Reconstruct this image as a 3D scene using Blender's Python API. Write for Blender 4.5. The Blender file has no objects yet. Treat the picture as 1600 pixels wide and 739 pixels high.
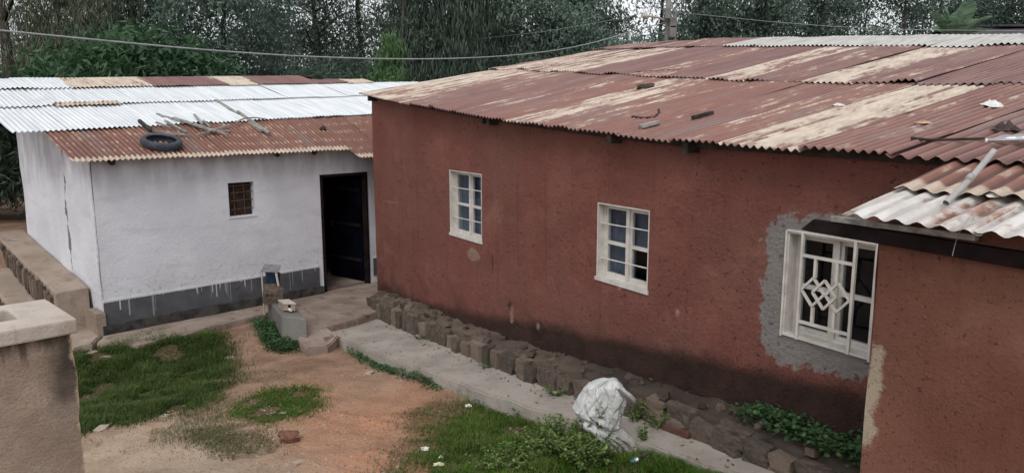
import bpy, bmesh, math, random
import numpy as np
from mathutils import Vector, Matrix

# ------------------------------------------------------------------ camera, world, sun, exposure
SC = bpy.context.scene
COL = SC.collection
FPX, HC = 1150.0, 3.2                       # focal length in photo pixels, camera height
PITCH = math.atan((369.5 - 178) / FPX)
cam_d = bpy.data.cameras.new('camera'); cam = bpy.data.objects.new('camera', cam_d); COL.objects.link(cam)
cam_d.sensor_width = 36; cam_d.lens = FPX / 1600 * 36
cam_d.clip_start = .05; cam_d.clip_end = 3000
cam.location = (0, 0, HC); cam.rotation_euler = (math.pi / 2 - PITCH, 0, 0)
SC.camera = cam

SUN_EL, SUN_AZ = math.radians(50), math.radians(-170)   # azimuth clockwise from +Y
world = bpy.data.worlds.new('World'); SC.world = world; world.use_nodes = True
wn = world.node_tree; wn.nodes.clear()
w_out = wn.nodes.new('ShaderNodeOutputWorld'); w_bg = wn.nodes.new('ShaderNodeBackground')
w_sky = wn.nodes.new('ShaderNodeTexSky'); w_sky.sky_type = 'NISHITA'; w_sky.sun_disc = False
w_sky.sun_elevation = SUN_EL; w_sky.sun_rotation = SUN_AZ; w_sky.dust_density = 3; w_sky.air_density = 1.0
w_hs = wn.nodes.new('ShaderNodeHueSaturation'); w_hs.inputs['Saturation'].default_value = .22; w_hs.inputs['Value'].default_value = 1.0
w_mix = wn.nodes.new('ShaderNodeMix'); w_mix.data_type = 'RGBA'; w_mix.inputs[0].default_value = .6
w_mix.inputs[7].default_value = (10.6, 10.9, 11.4, 1)      # even cloud cover over the sky
wn.links.new(w_sky.outputs[0], w_hs.inputs['Color']); wn.links.new(w_hs.outputs[0], w_mix.inputs[6])
wn.links.new(w_mix.outputs[2], w_bg.inputs[0]); w_bg.inputs[1].default_value = .10
wn.links.new(w_bg.outputs[0], w_out.inputs[0])

sun_d = bpy.data.lights.new('sun', 'SUN'); sun = bpy.data.objects.new('sun', sun_d); COL.objects.link(sun)
sun_d.energy = 1.0; sun_d.angle = math.radians(22); sun_d.color = (1, .965, .91)
sdir = Vector((math.sin(SUN_AZ) * math.cos(SUN_EL), math.cos(SUN_AZ) * math.cos(SUN_EL), math.sin(SUN_EL)))
sun.rotation_euler = sdir.to_track_quat('Z', 'Y').to_euler(); sun.location = (0, 0, 30)
SC.view_settings.view_transform = 'Standard'; SC.view_settings.look = 'None'
SC.view_settings.exposure = .30; SC.view_settings.gamma = 1
SC.render.engine = 'CYCLES'
SC.cycles.max_bounces = 6; SC.cycles.transparent_max_bounces = 12

R = random.Random(7); NR = np.random.default_rng(11)

# ------------------------------------------------------------------ survey frames (all in metres)
cF = np.array([0, math.cos(PITCH), -math.sin(PITCH)]); cU = np.array([0, math.sin(PITCH), math.cos(PITCH)]); cR = np.array([1., 0, 0])
CAM = np.array([0, 0, HC])
def ray(x, y): return cF + cR * (x - 800) / FPX - cU * (y - 369.5) / FPX
def onz(x, y, z):
    d = ray(x, y); return CAM + d * (z - HC) / d[2]
def depth(x, y, Y):
    d = ray(x, y); return CAM + d * Y / d[1]
# red house frame: s along its front (growing to the far end), o behind the front
RU = np.array([-.53012537, .84791927, 0]); RN = np.array([.84791927, .53012537, 0]); RO = np.array([2.1786, 5.7576, 0])
def PR(s, o, z): return RO + RU * s + RN * o + np.array([0, 0, z])
def so(P): return (P[0] - RO[0]) * RU[0] + (P[1] - RO[1]) * RU[1], (P[0] - RO[0]) * RN[0] + (P[1] - RO[1]) * RN[1]
# white house frame: w along its front to the right, m behind it
WA = math.radians(45.5)
WW = np.array([math.cos(WA), math.sin(WA), 0]); WM = np.array([-math.sin(WA), math.cos(WA), 0]); WO = np.array([-6.2048, 10.8588, 0])
def PW(w, m, z): return WO + WW * w + WM * m + np.array([0, 0, z])

# ------------------------------------------------------------------ value noise and terrain
_T = NR.random((256, 256))
def vnoise(x, y):
    x = np.asarray(x, float); y = np.asarray(y, float)
    xi = np.floor(x).astype(int); yi = np.floor(y).astype(int); xf = x - xi; yf = y - yi
    xf = xf * xf * (3 - 2 * xf); yf = yf * yf * (3 - 2 * yf)
    a = _T[xi % 256, yi % 256]; b = _T[(xi + 1) % 256, yi % 256]; c = _T[xi % 256, (yi + 1) % 256]; d = _T[(xi + 1) % 256, (yi + 1) % 256]
    return (a * (1 - xf) + b * xf) * (1 - yf) + (c * (1 - xf) + d * xf) * yf - .5
def fbm(x, y, o=4):
    t = 0; a = 1.
    for i in range(o):
        t = t + a * vnoise(np.asarray(x) * 2 ** i + 17.3 * i, np.asarray(y) * 2 ** i + 9.1 * i); a *= .5
    return t
def sstep(x, a, b):
    t = np.clip((np.asarray(x, float) - a) / (b - a), 0, 1); return t * t * (3 - 2 * t)
PS = [-12, -4, -.2, .9, 2, 3, 4, 5.25, 6.6, 8.4, 30]
PZ = [.95, .75, .46, .38, .25, .12, .03, -.05, -.17, -.3, -.3]
def path_z(s): return np.interp(s, PS, PZ)
def terrain0(x, y):
    s = (x - RO[0]) * RU[0] + (y - RO[1]) * RU[1]
    w = (x - WO[0]) * WW[0] + (y - WO[1]) * WW[1]; m = (x - WO[0]) * WM[0] + (y - WO[1]) * WM[1]
    o = (x - RO[0]) * RN[0] + (y - RO[1]) * RN[1]
    z = path_z(s) - .15 + .24 * sstep(o, -1.5, -2.1) * sstep(s, 6.9, 8.0) + .10 * sstep(o, -1.9, -3.2) * sstep(s, 6.2, 3.5)
    z = z + .07 * sstep(s, 1.6, .4)
    k = sstep(m, 2.3, 3.8)
    return z * (1 - k) + .92 * k
def orange_w(x, y):
    v = 0
    for (px, py, r, a) in ((575, 660, .95, 1), (520, 610, .65, .6), (470, 690, .6, .85), (620, 620, .7, .6), (560, 720, .8, 1)):
        P = OR_[(px, py)]
        v = np.maximum(v, a * np.exp(-((x - P[0]) ** 2 + (y - P[1]) ** 2) / r ** 2))
    return v
def ground_pt(x, y, dz=0):
    z = 0.
    for i in range(25):
        P = onz(x, y, z); z = float(terrain0(P[0], P[1])) + dz
    return P
OR_ = {q: ground_pt(*q) for q in ((575, 660), (520, 610), (470, 690), (620, 620), (560, 720))}
def terrain(x, y):
    x = np.asarray(x, float); y = np.asarray(y, float)
    near = np.exp(-((x + 1.5) ** 2 + (y - 7) ** 2) / 120)
    z = terrain0(x, y) + near * (.05 * fbm(x * .9, y * .9, 3) + .02 * fbm(x * 5, y * 5, 3))
    a = x * .35 + y * .94; b = x * .94 - y * .35
    ridge = np.abs(fbm(a * 3.2 + .6 * fbm(b, a, 2), b * .9, 2))
    z = z - orange_w(x, y) * .17 * (.26 - ridge) 
    return z
def gz(x, y): return float(terrain(x, y))
def gpt(x, y, dz=0):
    P = ground_pt(x, y); return np.array([P[0], P[1], gz(P[0], P[1]) + dz])

# roofs
ES = [-9, -4, -1.3, 0, 1.1, 2.5, 4.24, 6.5, 9]; EZ = [2.80, 2.88, 2.92, 2.94, 2.95, 3.02, 3.13, 3.32, 3.55]
RS = [-9, -4, 1.12, 2.4, 3.9, 6.2, 9]; RZ = [3.62, 3.88, 4.16, 4.26, 4.37, 4.53, 4.64]
def red_roof_z(s, o):
    e = np.interp(s, ES, EZ); r = np.interp(s, RS, RZ)
    if o > 6.0: return r - (o - 6) * .16
    return e + (r - e) * (o + .2) / 6.2
ANX = -1.0                                   # the annex front stands 1 m before the red wall
def annex_roof_z(s, o): return 2.65 + (o + 1.2) * .225 + (s + 1.28) * .02
MM = [-1, -.25, 1.1, 2.6, 3.9, 5.0, 9]; MZ = [2.30, 2.53, 2.925, 3.27, 3.57, 3.79, 3.2]
def white_roof_z(w, m): return np.interp(m, MM, MZ) + .043 * w * float(sstep(m, -.6, 1.2))
def hit(px, py, f):
    d = ray(px, py); d = d / np.linalg.norm(d); t = 2.
    while t < 40:
        P = CAM + d * t
        if P[2] < f(P): return P
        t += .006
    return P
def on_red_roof(px, py): return hit(px, py, lambda P: red_roof_z(*so(P)) + .01)
def on_annex_roof(px, py): return hit(px, py, lambda P: annex_roof_z(*so(P)) + .01)
def on_white_roof(px, py): return hit(px, py, lambda P: white_roof_z((P - WO) @ WW, (P - WO) @ WM) + .01)

# ------------------------------------------------------------------ object helpers
def tag(o, label=None, cat=None, group=None, kind=None):
    if label: o['label'] = label
    if cat: o['category'] = cat
    if group: o['group'] = group
    if kind: o['kind'] = kind
    return o
def thing(name, loc, label, cat, group=None, rz=0):
    o = bpy.data.objects.new(name, None); COL.objects.link(o); o.empty_display_size = .2
    o.location = tuple(loc); o.rotation_euler.z = rz
    return tag(o, label, cat, group)
def wloc(o):
    v = Vector((0, 0, 0))
    while o is not None: v += o.location; o = o.parent
    return v
class MB:
    def __init__(s): s.v = []; s.f = []; s.uv = []; s.t = []
    def vert(s, p, uv=(0, 0), t=0.): s.v.append(tuple(p)); s.uv.append(uv); s.t.append(t); return len(s.v) - 1
    def quad(s, a, b, c, d, uvs=None):
        k = [s.vert(p, uvs[i] if uvs else (0, 0)) for i, p in enumerate((a, b, c, d))]; s.f.append(k)
    def hexa(s, P):                          # 8 corners: bottom ring, top ring
        k = len(s.v)
        for p in P: s.vert(p)
        for f in ((0, 3, 2, 1), (4, 5, 6, 7), (0, 1, 5, 4), (1, 2, 6, 5), (2, 3, 7, 6), (3, 0, 4, 7)): s.f.append([k + i for i in f])
    def box(s, fr, a0, a1, b0, b1, z0, z1):  # a box in a frame function fr(a, b, z)
        s.hexa([fr(a0, b0, z0), fr(a1, b0, z0), fr(a1, b1, z0), fr(a0, b1, z0), fr(a0, b0, z1), fr(a1, b0, z1), fr(a1, b1, z1), fr(a0, b1, z1)])
    def bar(s, p, q, wd, ht, up=(0, 0, 1)):
        p = np.array(p, float); q = np.array(q, float); d = q - p; d /= np.linalg.norm(d)
        u = np.array(up, float); sd = np.cross(d, u); sd /= np.linalg.norm(sd); u = np.cross(sd, d)
        a = sd * wd / 2; b = u * ht / 2
        s.hexa([p - a - b, p + a - b, q + a - b, q - a - b, p - a + b, p + a + b, q + a + b, q - a + b])
    def tube(s, pts, rad, n=8, cap=True, t=0.):
        pts = [np.array(p, float) for p in pts]; rings = []
        for i, p in enumerate(pts):
            d = pts[min(i + 1, len(pts) - 1)] - pts[max(i - 1, 0)]; d /= (np.linalg.norm(d) + 1e-9)
            a = np.cross(d, (0, 0, 1) if abs(d[2]) < .9 else (1, 0, 0)); a /= np.linalg.norm(a); b = np.cross(d, a)
            r = rad[i] if hasattr(rad, '__len__') else rad
            rings.append([s.vert(p + r * (a * math.cos(2 * math.pi * k / n) + b * math.sin(2 * math.pi * k / n)), (k / n, i), t) for k in range(n)])
        for A, B in zip(rings, rings[1:]):
            for k in range(n): s.f.append([A[k], A[(k + 1) % n], B[(k + 1) % n], B[k]])
        if cap: s.f.append(rings[0][::-1]); s.f.append(rings[-1])
    def prism(s, poly, z0, z1):              # poly of points (with own z used as offset for the top)
        n = len(poly); k = len(s.v)
        for p in poly: s.vert((p[0], p[1], z0 if not callable(z0) else z0(p)))
        for p in poly: s.vert((p[0], p[1], z1 if not callable(z1) else z1(p)))
        s.f.append([k + n + i for i in range(n)])
        for i in range(n): s.f.append([k + i, k + (i + 1) % n, k + n + (i + 1) % n, k + n + i])
    def build(s, name, mat, parent=None, smooth=False, tone=False, bevel=0, color=None, label=None):
        me = bpy.data.meshes.new(name)
        off = wloc(parent) if parent is not None else Vector((0, 0, 0))
        V = np.array(s.v, float).reshape(-1, 3) - np.array(off)
        me.from_pydata(V.tolist(), [], s.f)
        if any(u != (0, 0) for u in s.uv[:200]):
            L = me.uv_layers.new(name='UV'); idx = np.empty(len(me.loops), int); me.loops.foreach_get('vertex_index', idx)
            L.data.foreach_set('uv', np.array(s.uv, np.float32)[idx].ravel())
        if tone:
            at = me.attributes.new('tone', 'FLOAT', 'POINT'); at.data.foreach_set('value', np.array(s.t, np.float32))
        return finish(name, me, mat, parent, smooth, bevel, color, label)
def finish(name, me, mat, parent=None, smooth=False, bevel=0, color=None, label=None):
    me.materials.append(mat)
    if bevel:
        bm = bmesh.new(); bm.from_mesh(me); bmesh.ops.remove_doubles(bm, verts=bm.verts, dist=1e-5)
        bmesh.ops.recalc_face_normals(bm, faces=bm.faces)
        bmesh.ops.bevel(bm, geom=[e for e in bm.edges if len(e.link_faces) == 2 and e.calc_face_angle(0) > .5], offset=bevel, segments=2, affect='EDGES', profile=.6)
        bm.to_mesh(me); bm.free()
    if smooth: me.shade_smooth()
    me.update()
    o = bpy.data.objects.new(name, me); COL.objects.link(o)
    if parent is not None: o.parent = parent
    if color: o.color = (*color, 1)
    if label: o['label'] = label
    return o
def np_mesh(name, V, F, tone, mat, parent=None):           # big meshes from numpy arrays (quads or triangles)
    me = bpy.data.meshes.new(name); n = F.shape[1]
    off = np.array(wloc(parent)) if parent is not None else 0
    me.vertices.add(len(V)); me.vertices.foreach_set('co', (V - off).astype(np.float32).ravel())
    me.loops.add(F.size); me.loops.foreach_set('vertex_index', F.astype(np.int32).ravel())
    me.polygons.add(len(F)); me.polygons.foreach_set('loop_start', np.arange(0, F.size, n, dtype=np.int32))
    me.polygons.foreach_set('loop_total', np.full(len(F), n, np.int32))
    me.update(calc_edges=True)
    at = me.attributes.new('tone', 'FLOAT', 'POINT'); at.data.foreach_set('value', tone.astype(np.float32))
    me.materials.append(mat)
    o = bpy.data.objects.new(name, me); COL.objects.link(o)
    if parent is not None: o.parent = parent
    return o
def copy_part(src, parent, name=None):
    c = src.copy(); COL.objects.link(c); c.parent = parent; return c

# ------------------------------------------------------------------ material helpers
class NT:
    def __init__(s, name, rough=.8, spec=.3, metal=0.):
        s.m = bpy.data.materials.new(name); s.m.use_nodes = True; s.t = s.m.node_tree
        s.b = s.t.nodes['Principled BSDF']; s.b.inputs['Roughness'].default_value = rough
        s.b.inputs['Specular IOR Level'].default_value = spec; s.b.inputs['Metallic'].default_value = metal
    def put(s, sock, v):
        if isinstance(v, bpy.types.NodeSocket): s.t.links.new(v, sock)
        elif isinstance(v, (tuple, list)) and sock.type == 'RGBA': sock.default_value = (*v[:3], 1)
        else: sock.default_value = v
    def math(s, op, a, b=0., c=None, clamp=False):
        n = s.t.nodes.new('ShaderNodeMath'); n.operation = op; n.use_clamp = clamp
        s.put(n.inputs[0], a); s.put(n.inputs[1], b)
        if c is not None: s.put(n.inputs[2], c)
        return n.outputs[0]
    def add(s, a, b): return s.math('ADD', a, b)
    def sub(s, a, b): return s.math('SUBTRACT', a, b)
    def mul(s, a, b): return s.math('MULTIPLY', a, b)
    def vmul(s, v, k):
        n = s.t.nodes.new('ShaderNodeVectorMath'); n.operation = 'MULTIPLY'; s.put(n.inputs[0], v); n.inputs[1].default_value = k; return n.outputs[0]
    def vadd(s, v, k):
        n = s.t.nodes.new('ShaderNodeVectorMath'); n.operation = 'ADD'; s.put(n.inputs[0], v); s.put(n.inputs[1], k); return n.outputs[0]
    def obj(s): return s.t.nodes.new('ShaderNodeTexCoord').outputs['Object']
    def uv(s): return s.t.nodes.new('ShaderNodeUVMap').outputs[0]
    def sep(s, v):
        n = s.t.nodes.new('ShaderNodeSeparateXYZ'); s.put(n.inputs[0], v); return n.outputs
    def comb(s, x, y, z):
        n = s.t.nodes.new('ShaderNodeCombineXYZ'); s.put(n.inputs[0], x); s.put(n.inputs[1], y); s.put(n.inputs[2], z); return n.outputs[0]
    def noise(s, v, sc, det=4, rough=.55, dist=0.):
        n = s.t.nodes.new('ShaderNodeTexNoise'); s.put(n.inputs['Vector'], v); n.inputs['Scale'].default_value = sc
        n.inputs['Detail'].default_value = det; n.inputs['Roughness'].default_value = rough; n.inputs['Distortion'].default_value = dist; return n.outputs[0]
    def voro(s, v, sc, feat='F1', out=0):
        n = s.t.nodes.new('ShaderNodeTexVoronoi'); n.feature = feat; s.put(n.inputs['Vector'], v); n.inputs['Scale'].default_value = sc; return n.outputs[out]
    def mr(s, x, a, b, lo=0., hi=1.):
        n = s.t.nodes.new('ShaderNodeMapRange'); n.interpolation_type = 'SMOOTHSTEP'
        for i, v in enumerate((x, a, b, lo, hi)): s.put(n.inputs[i], v)
        return n.outputs[0]
    def mix(s, f, a, b, mode='MIX'):
        n = s.t.nodes.new('ShaderNodeMix'); n.data_type = 'RGBA'; n.blend_type = mode
        s.put(n.inputs[0], f); s.put(n.inputs[6], a); s.put(n.inputs[7], b); return n.outputs[2]
    def attr(s, name, out='Fac'):
        n = s.t.nodes.new('ShaderNodeAttribute'); n.attribute_name = name; return n.outputs[out]
    def info(s, out): return s.t.nodes.new('ShaderNodeObjectInfo').outputs[out]
    def bump(s, h, st=.5, d=.02, n0=None):
        n = s.t.nodes.new('ShaderNodeBump'); n.inputs['Strength'].default_value = st; n.inputs['Distance'].default_value = d
        s.put(n.inputs['Height'], h)
        if n0 is not None: s.put(n.inputs['Normal'], n0)
        s.t.links.new(n.outputs[0], s.b.inputs['Normal']); return n.outputs[0]
    def col(s, c): s.put(s.b.inputs['Base Color'], c); return s
    def rough(s, r): s.put(s.b.inputs['Roughness'], r); return s
def simple(name, c, rough=.8, spec=.3, metal=0., var=.25, sc=8, bump=.2):
    g = NT(name, rough, spec, metal); v = g.obj(); f = g.noise(v, sc, 5)
    g.col(g.mix(g.mr(f, .3, .7), tuple(x * (1 - var) for x in c), tuple(min(1, x * (1 + var)) for x in c)))
    if bump: g.bump(g.noise(v, sc * 5, 4), bump, .01)
    return g.m
M = {}

# red clay roughcast; UV = (along wall, height above the wall's foot)
def red_plaster(name, patches, damp, hue=(.190, .071, .057), hue2=(.232, .096, .076), gs=1.):
    g = NT(name, .92, .15); uv = g.uv(); u, v, _ = g.sep(uv); p = g.comb(u, v, 0.)
    big = g.noise(p, 1.1, 4); fine = g.noise(p, 30 * gs, 5, .7); grain = g.noise(p, 90 * gs, 2)
    c = g.mix(g.mr(big, .3, .7), hue, hue2)
    c = g.mix(g.mr(fine, .35, .75, 0, .55), c, tuple(x * .62 for x in hue))
    c = g.mix(g.mr(g.noise(g.vmul(p, (1.6, .35, 1)), 3, 3), .52, .75, 0, .35), c, (.21, .095, .075))     # faint wash streaks
    c = g.mix(g.mr(g.noise(g.vadd(p, (5, 9, 0)), .6, 3), .42, .64, 0, .6), c, (.165, .078, .060))
    c = g.mix(g.mr(g.noise(g.vmul(p, (5, .22, 1)), 1.6, 5, .6), .54, .74, 0, .45), c, (.105, .044, .036))
    c = g.mix(g.mr(g.noise(g.vadd(p, (15, 2, 0)), 1.3, 5, .65), .56, .72, 0, .4), c, (.29, .145, .112))
    spots = g.mr(g.noise(p, 13, 5, .72), .685, .71)
    c = g.mix(g.mul(spots, .45), c, (.42, .29, .22))
    dark = g.mr(g.noise(g.vadd(p, (31, 7, 0)), 7, 6, .75), .705, .73)
    c = g.mix(g.mul(dark, .6), c, (.05, .022, .018))
    if damp:
        edge = g.add(g.mr(u, 6.5, 3.0, .16, .43), g.add(g.mul(g.sub(g.noise(p, 3, 5), .5), .22), g.mul(g.sub(fine, .5), .12)))
        k = g.mul(g.mr(v, g.add(edge, .07), g.sub(edge, .10)), g.mr(u, 10.5, 3.2, .45, .93))
        c = g.mix(k, c, g.mix(g.mr(g.noise(p, 6, 4), .35, .7), (.018, .0125, .0105), (.034, .023, .018)))
        k2 = g.mul(g.mr(v, .8, .05), g.mr(g.noise(p, 2.2, 5), .4, .65)); c = g.mix(g.mul(k2, .7), c, (.055, .030, .023))
    for (u0, v0, a, b, colr, wob, inv) in patches:
        qx = g.math('MAXIMUM', g.sub(g.math('ABSOLUTE', g.sub(u, u0)), a - min(.22, a * .7)), 0.); qy = g.math('MAXIMUM', g.sub(g.math('ABSOLUTE', g.sub(v, v0)), b - min(.22, a * .7)), 0.)
        d = g.sub(g.math('SQRT', g.add(g.mul(qx, qx), g.mul(qy, qy))), min(.22, a * .7))
        d = g.add(d, g.add(g.mul(g.sub(g.noise(p, 2.1, 4), .5), wob * 1.25), g.add(g.mul(g.sub(fine, .5), wob * .3), g.mul(g.sub(g.noise(p, 11, 4, .6), .5), wob * .9))))
        c = g.mix(g.mr(d, .03, -.022), c, g.mix(g.mr(fine, .3, .7), colr, tuple(x * .78 for x in colr)))
    g.col(c)
    h = g.add(g.add(g.mul(fine, 1.0), g.mul(grain, .4)), g.mul(g.noise(p, 6, 3), 1.2))
    pit = g.mr(g.noise(g.vadd(p, (3, 11, 0)), 16 * gs, 4, .7), .60, .70); c = g.mix(g.mul(pit, .3), c, tuple(x * .5 for x in hue)); g.col(c)
    h = g.sub(h, g.mul(pit, .9)); g.bump(g.mul(h, g.mr(g.noise(p, 1.7, 3), .3, .7, .5, 1.15)), .95, .026 / gs); return g.m

# corrugated iron; UV = metres across / along the sheet; object colour = (paleness, hue, offset)
def iron(name, rust1, rust2, pale, streak=(5., .55), edge=0.):
    g = NT(name, .72, .35); uv = g.uv(); u, v, _ = g.sep(uv)
    oc = g.sep(g.info('Color')); seed = g.mul(g.info('Random'), 37.)
    p = g.comb(g.add(u, seed), g.add(v, g.mul(seed, 1.7)), seed)
    st = g.add(g.mul(g.noise(g.vmul(p, (streak[0], streak[1], 1)), 1.35, 5, .62, .3), .72), g.mul(g.noise(g.vmul(p, (streak[0] * 3.2, streak[1] * 1.3, 1)), 1.4, 4, .6), .28))
    fl = g.noise(g.vmul(p, (1, .45, 1)), 11, 5, .7)
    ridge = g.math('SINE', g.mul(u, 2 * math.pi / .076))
    base = g.mix(g.mr(g.noise(g.vmul(p, (3, .5, 1)), 2, 4), .3, .7), rust1, rust2)
    base = g.mix(oc[1], base, (.215, .100, .078))
    base = g.mix(g.mr(g.noise(g.vmul(p, (9, .8, 1)), 3, 4, .6), .45, .75, 0, .55), base, tuple(x * .52 for x in rust1))
    base = g.mix(g.mr(fl, .55, .8, 0, .35), base, (.30, .17, .13))
    x = g.add(g.add(st, g.mul(g.sub(fl, .5), .46)), g.mul(ridge, .015))
    thr = g.add(g.sub(.92, g.mul(oc[0], .62)), g.mul(g.sub(g.noise(g.vmul(p, (2.2, 1.1, 1)), 1.2, 3), .5), .42))
    mk = g.mr(x, g.sub(thr, .02), g.add(thr, .12)); base = g.mix(g.mul(g.mr(x, g.sub(thr, .13), thr), .32), base, (.30, .18, .125))
    base = g.mix(g.mr(g.noise(g.vmul(p, (2.5, .4, 1)), 1.7, 4), .5, .72, 0, .55), base, (.19, .155, .15))
    base = g.mix(g.mr(g.add(ridge, g.mul(g.sub(fl, .5), .8)), .1, -.9, 0, .62), base, tuple(x * .42 for x in rust2)); base = g.mix(g.mr(ridge, .45, 1., 0, .30), base, tuple(min(1, x * 1.75) for x in rust1))  # valley dirt and painted crest highlights deepen the corrugation shading in the colour
    if edge:
        e = g.mr(g.add(v, g.add(g.mul(g.sub(g.noise(p, 9, 3), .5), .10), g.mul(ridge, -.012))), .17, .12)
        rows = g.mul(g.mr(g.math('ABSOLUTE', g.sub(g.math('FRACT', g.add(g.mul(v, 3.1), g.mul(g.noise(p, 6, 3), .5))), .5)), .22, .06), g.mul(g.mr(fl, .46, .60), g.mr(g.add(ridge, g.mul(g.noise(p, 3, 2), 1.2)), .2, .9)))
        mk = g.math('MAXIMUM', mk, g.math('MAXIMUM', e, g.mul(rows, .6)))
    pc = g.mix(g.mr(g.noise(p, 5, 4), .35, .7), pale, tuple(x * .74 for x in pale))
    pc = g.mix(g.mr(g.noise(g.vmul(p, (8, .6, 1)), 4, 4), .48, .75, 0, .65), pc, (.33, .22, .17))
    pc = g.mix(g.mr(ridge, -.1, -.95, 0, .5), pc, tuple(x * .5 for x in pale))  # valley dirt that also paints corrugation shade into the pale coat
    g.col(g.mix(mk, base, pc))
    g.bump(g.add(fl, g.mul(mk, .5)), .12, .01); return g.m
def zinc(name):
    g = NT(name, .42, .5, .0); uv = g.uv(); u, v, _ = g.sep(uv); seed = g.mul(g.info('Random'), 41.)
    p = g.comb(g.add(u, seed), g.add(v, seed), 0.)
    c = g.mix(g.mr(g.noise(g.vmul(p, (6, .5, 1)), 1.5, 4), .3, .7), (.60, .63, .66), (.76, .78, .79))
    c = g.mix(g.mr(g.noise(g.vmul(p, (14, .9, 1)), 2, 4), .55, .8, 0, .5), c, (.45, .46, .47))
    c = g.mix(g.mr(g.math('SINE', g.mul(u, 2 * math.pi / .076)), -.2, -1., 0, .45), c, (.36, .37, .38)); c = g.mix(g.sep(g.info('Color'))[2], c, g.mix(g.mr(g.noise(g.vmul(p, (5, .7, 1)), 3, 4), .4, .7), (.50, .49, .46), (.34, .32, .295)))  # valley dirt and shade painted into the zinc colour
    c = g.mix(g.mr(g.noise(p, 16, 4), .68, .74, 0, .55), c, (.34, .29, .25))
    g.col(c); g.rough(g.mr(g.noise(p, 4, 3), .3, .7, .36, .6)); g.put(g.b.inputs['Metallic'], .25); return g.m

def white_plaster():
    g = NT('white_limewash', .9, .15); uv = g.uv(); u, v, _ = g.sep(uv); p = g.comb(u, v, 0.)
    big = g.noise(p, .9, 5); fine = g.noise(p, 18, 4, .65)
    c = g.mix(g.mr(big, .3, .7), (.56, .566, .612), (.67, .676, .715))
    c = g.mix(g.mr(fine, .45, .8, 0, .30), c, (.50, .50, .55))
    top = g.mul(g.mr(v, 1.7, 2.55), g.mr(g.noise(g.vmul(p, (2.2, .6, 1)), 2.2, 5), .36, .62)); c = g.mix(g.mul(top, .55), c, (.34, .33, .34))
    c = g.mix(g.mul(g.mr(g.noise(g.vmul(p, (.5, 1.6, 1)), 2.5, 5), .5, .72), .35), c, (.40, .40, .44))
    pits = g.mr(g.noise(g.vmul(p, (.7, 1.3, 1)), 8, 6, .75), .695, .72); c = g.mix(g.mul(pits, .75), c, (.22, .20, .19))
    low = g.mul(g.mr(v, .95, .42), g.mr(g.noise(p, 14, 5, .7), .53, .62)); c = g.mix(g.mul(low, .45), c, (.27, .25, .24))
    for (u0, w0) in ((-1.42, .034),):         # flaked edge by the door, crack between the two blocks
        d = g.sub(g.math('ABSOLUTE', g.sub(g.add(u, g.mul(g.sub(g.noise(p, 3.5, 5, .7), .5), .16)), u0)), g.mul(g.mr(g.noise(g.vadd(p, (9, 3, 0)), 2.2, 4), .40, .66), w0 * 1.6))
        c = g.mix(g.mul(g.mr(d, .008, -.004), .85), c, (.10, .085, .075))
    d = g.math('ABSOLUTE', g.add(u, .04)); c = g.mix(g.mul(g.mr(g.add(d, g.mul(g.sub(fine, .5), .14)), .03, .0), .6), c, (.24, .22, .2))
    g.col(c); g.bump(g.add(g.add(fine, g.mul(g.noise(p, 60, 2), .35)), g.mul(g.noise(p, 5, 3), .9)), .34, .018); return g.m
def skirting_mat():
    g = NT('grey_skirting_paint', .8, .25); uv = g.uv(); u, v, _ = g.sep(uv); p = g.comb(u, v, 0.)
    c = g.mix(g.mr(g.noise(p, 3, 5), .3, .7), (.062, .064, .072), (.105, .105, .112))
    c = g.mix(g.mr(g.noise(p, 6, 5, .7), .6, .66, 0, .7), c, (.035, .034, .036))
    n1 = g.noise(g.comb(g.mul(u, 16.), 0., 0.), 1, 2, .6); ln = g.noise(g.comb(g.mul(u, 5.), 4., 0.), 1, 2)
    top = g.sub(.41, g.mr(ln, .4, .75, .0, .5))
    drip = g.mul(g.mul(g.mr(n1, .535, .575), g.mr(g.noise(g.comb(g.mul(u, 1.3), 9., 0.), 1, 2), .44, .56)), g.mr(v, g.sub(top, .01), g.add(top, .01)))
    line = g.mr(g.add(v, g.mul(g.sub(g.noise(p, 30, 3), .5), .025)), .366, .374)
    c = g.mix(g.math('MAXIMUM', g.mul(drip, .85), line), c, (.55, .55, .57))
    g.col(c); g.bump(g.noise(p, 25, 4), .4, .01); return g.m
def concrete(name, c1, c2, stain=(.11, .085, .065), sk=.5, crk=.4):
    g = NT(name, .88, .2); p = g.obj()
    c = g.mix(g.mr(g.noise(p, 1.6, 5), .3, .7), c1, c2)
    c = g.mix(g.mr(g.noise(p, 4.5, 6, .7), .52, .72, 0, sk), c, stain)
    c = g.mix(g.mr(g.noise(p, 40, 3), .5, .8, 0, .35), c, tuple(x * .6 for x in c1))
    cr = g.mr(g.voro(g.vadd(p, g.comb(g.mul(g.noise(p, 2, 4), .5), g.mul(g.noise(p, 2.3, 4), .5), 0.)), .75, 'DISTANCE_TO_EDGE'), .012, .0)
    c = g.mix(g.mul(g.mul(cr, crk), g.mr(g.noise(p, 1.1, 3), .45, .6)), c, (.06, .045, .035))
    g.col(c); g.bump(g.add(g.noise(p, 9, 5), g.mul(g.noise(p, 60, 3), .5)), .45, .02); return g.m
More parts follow.
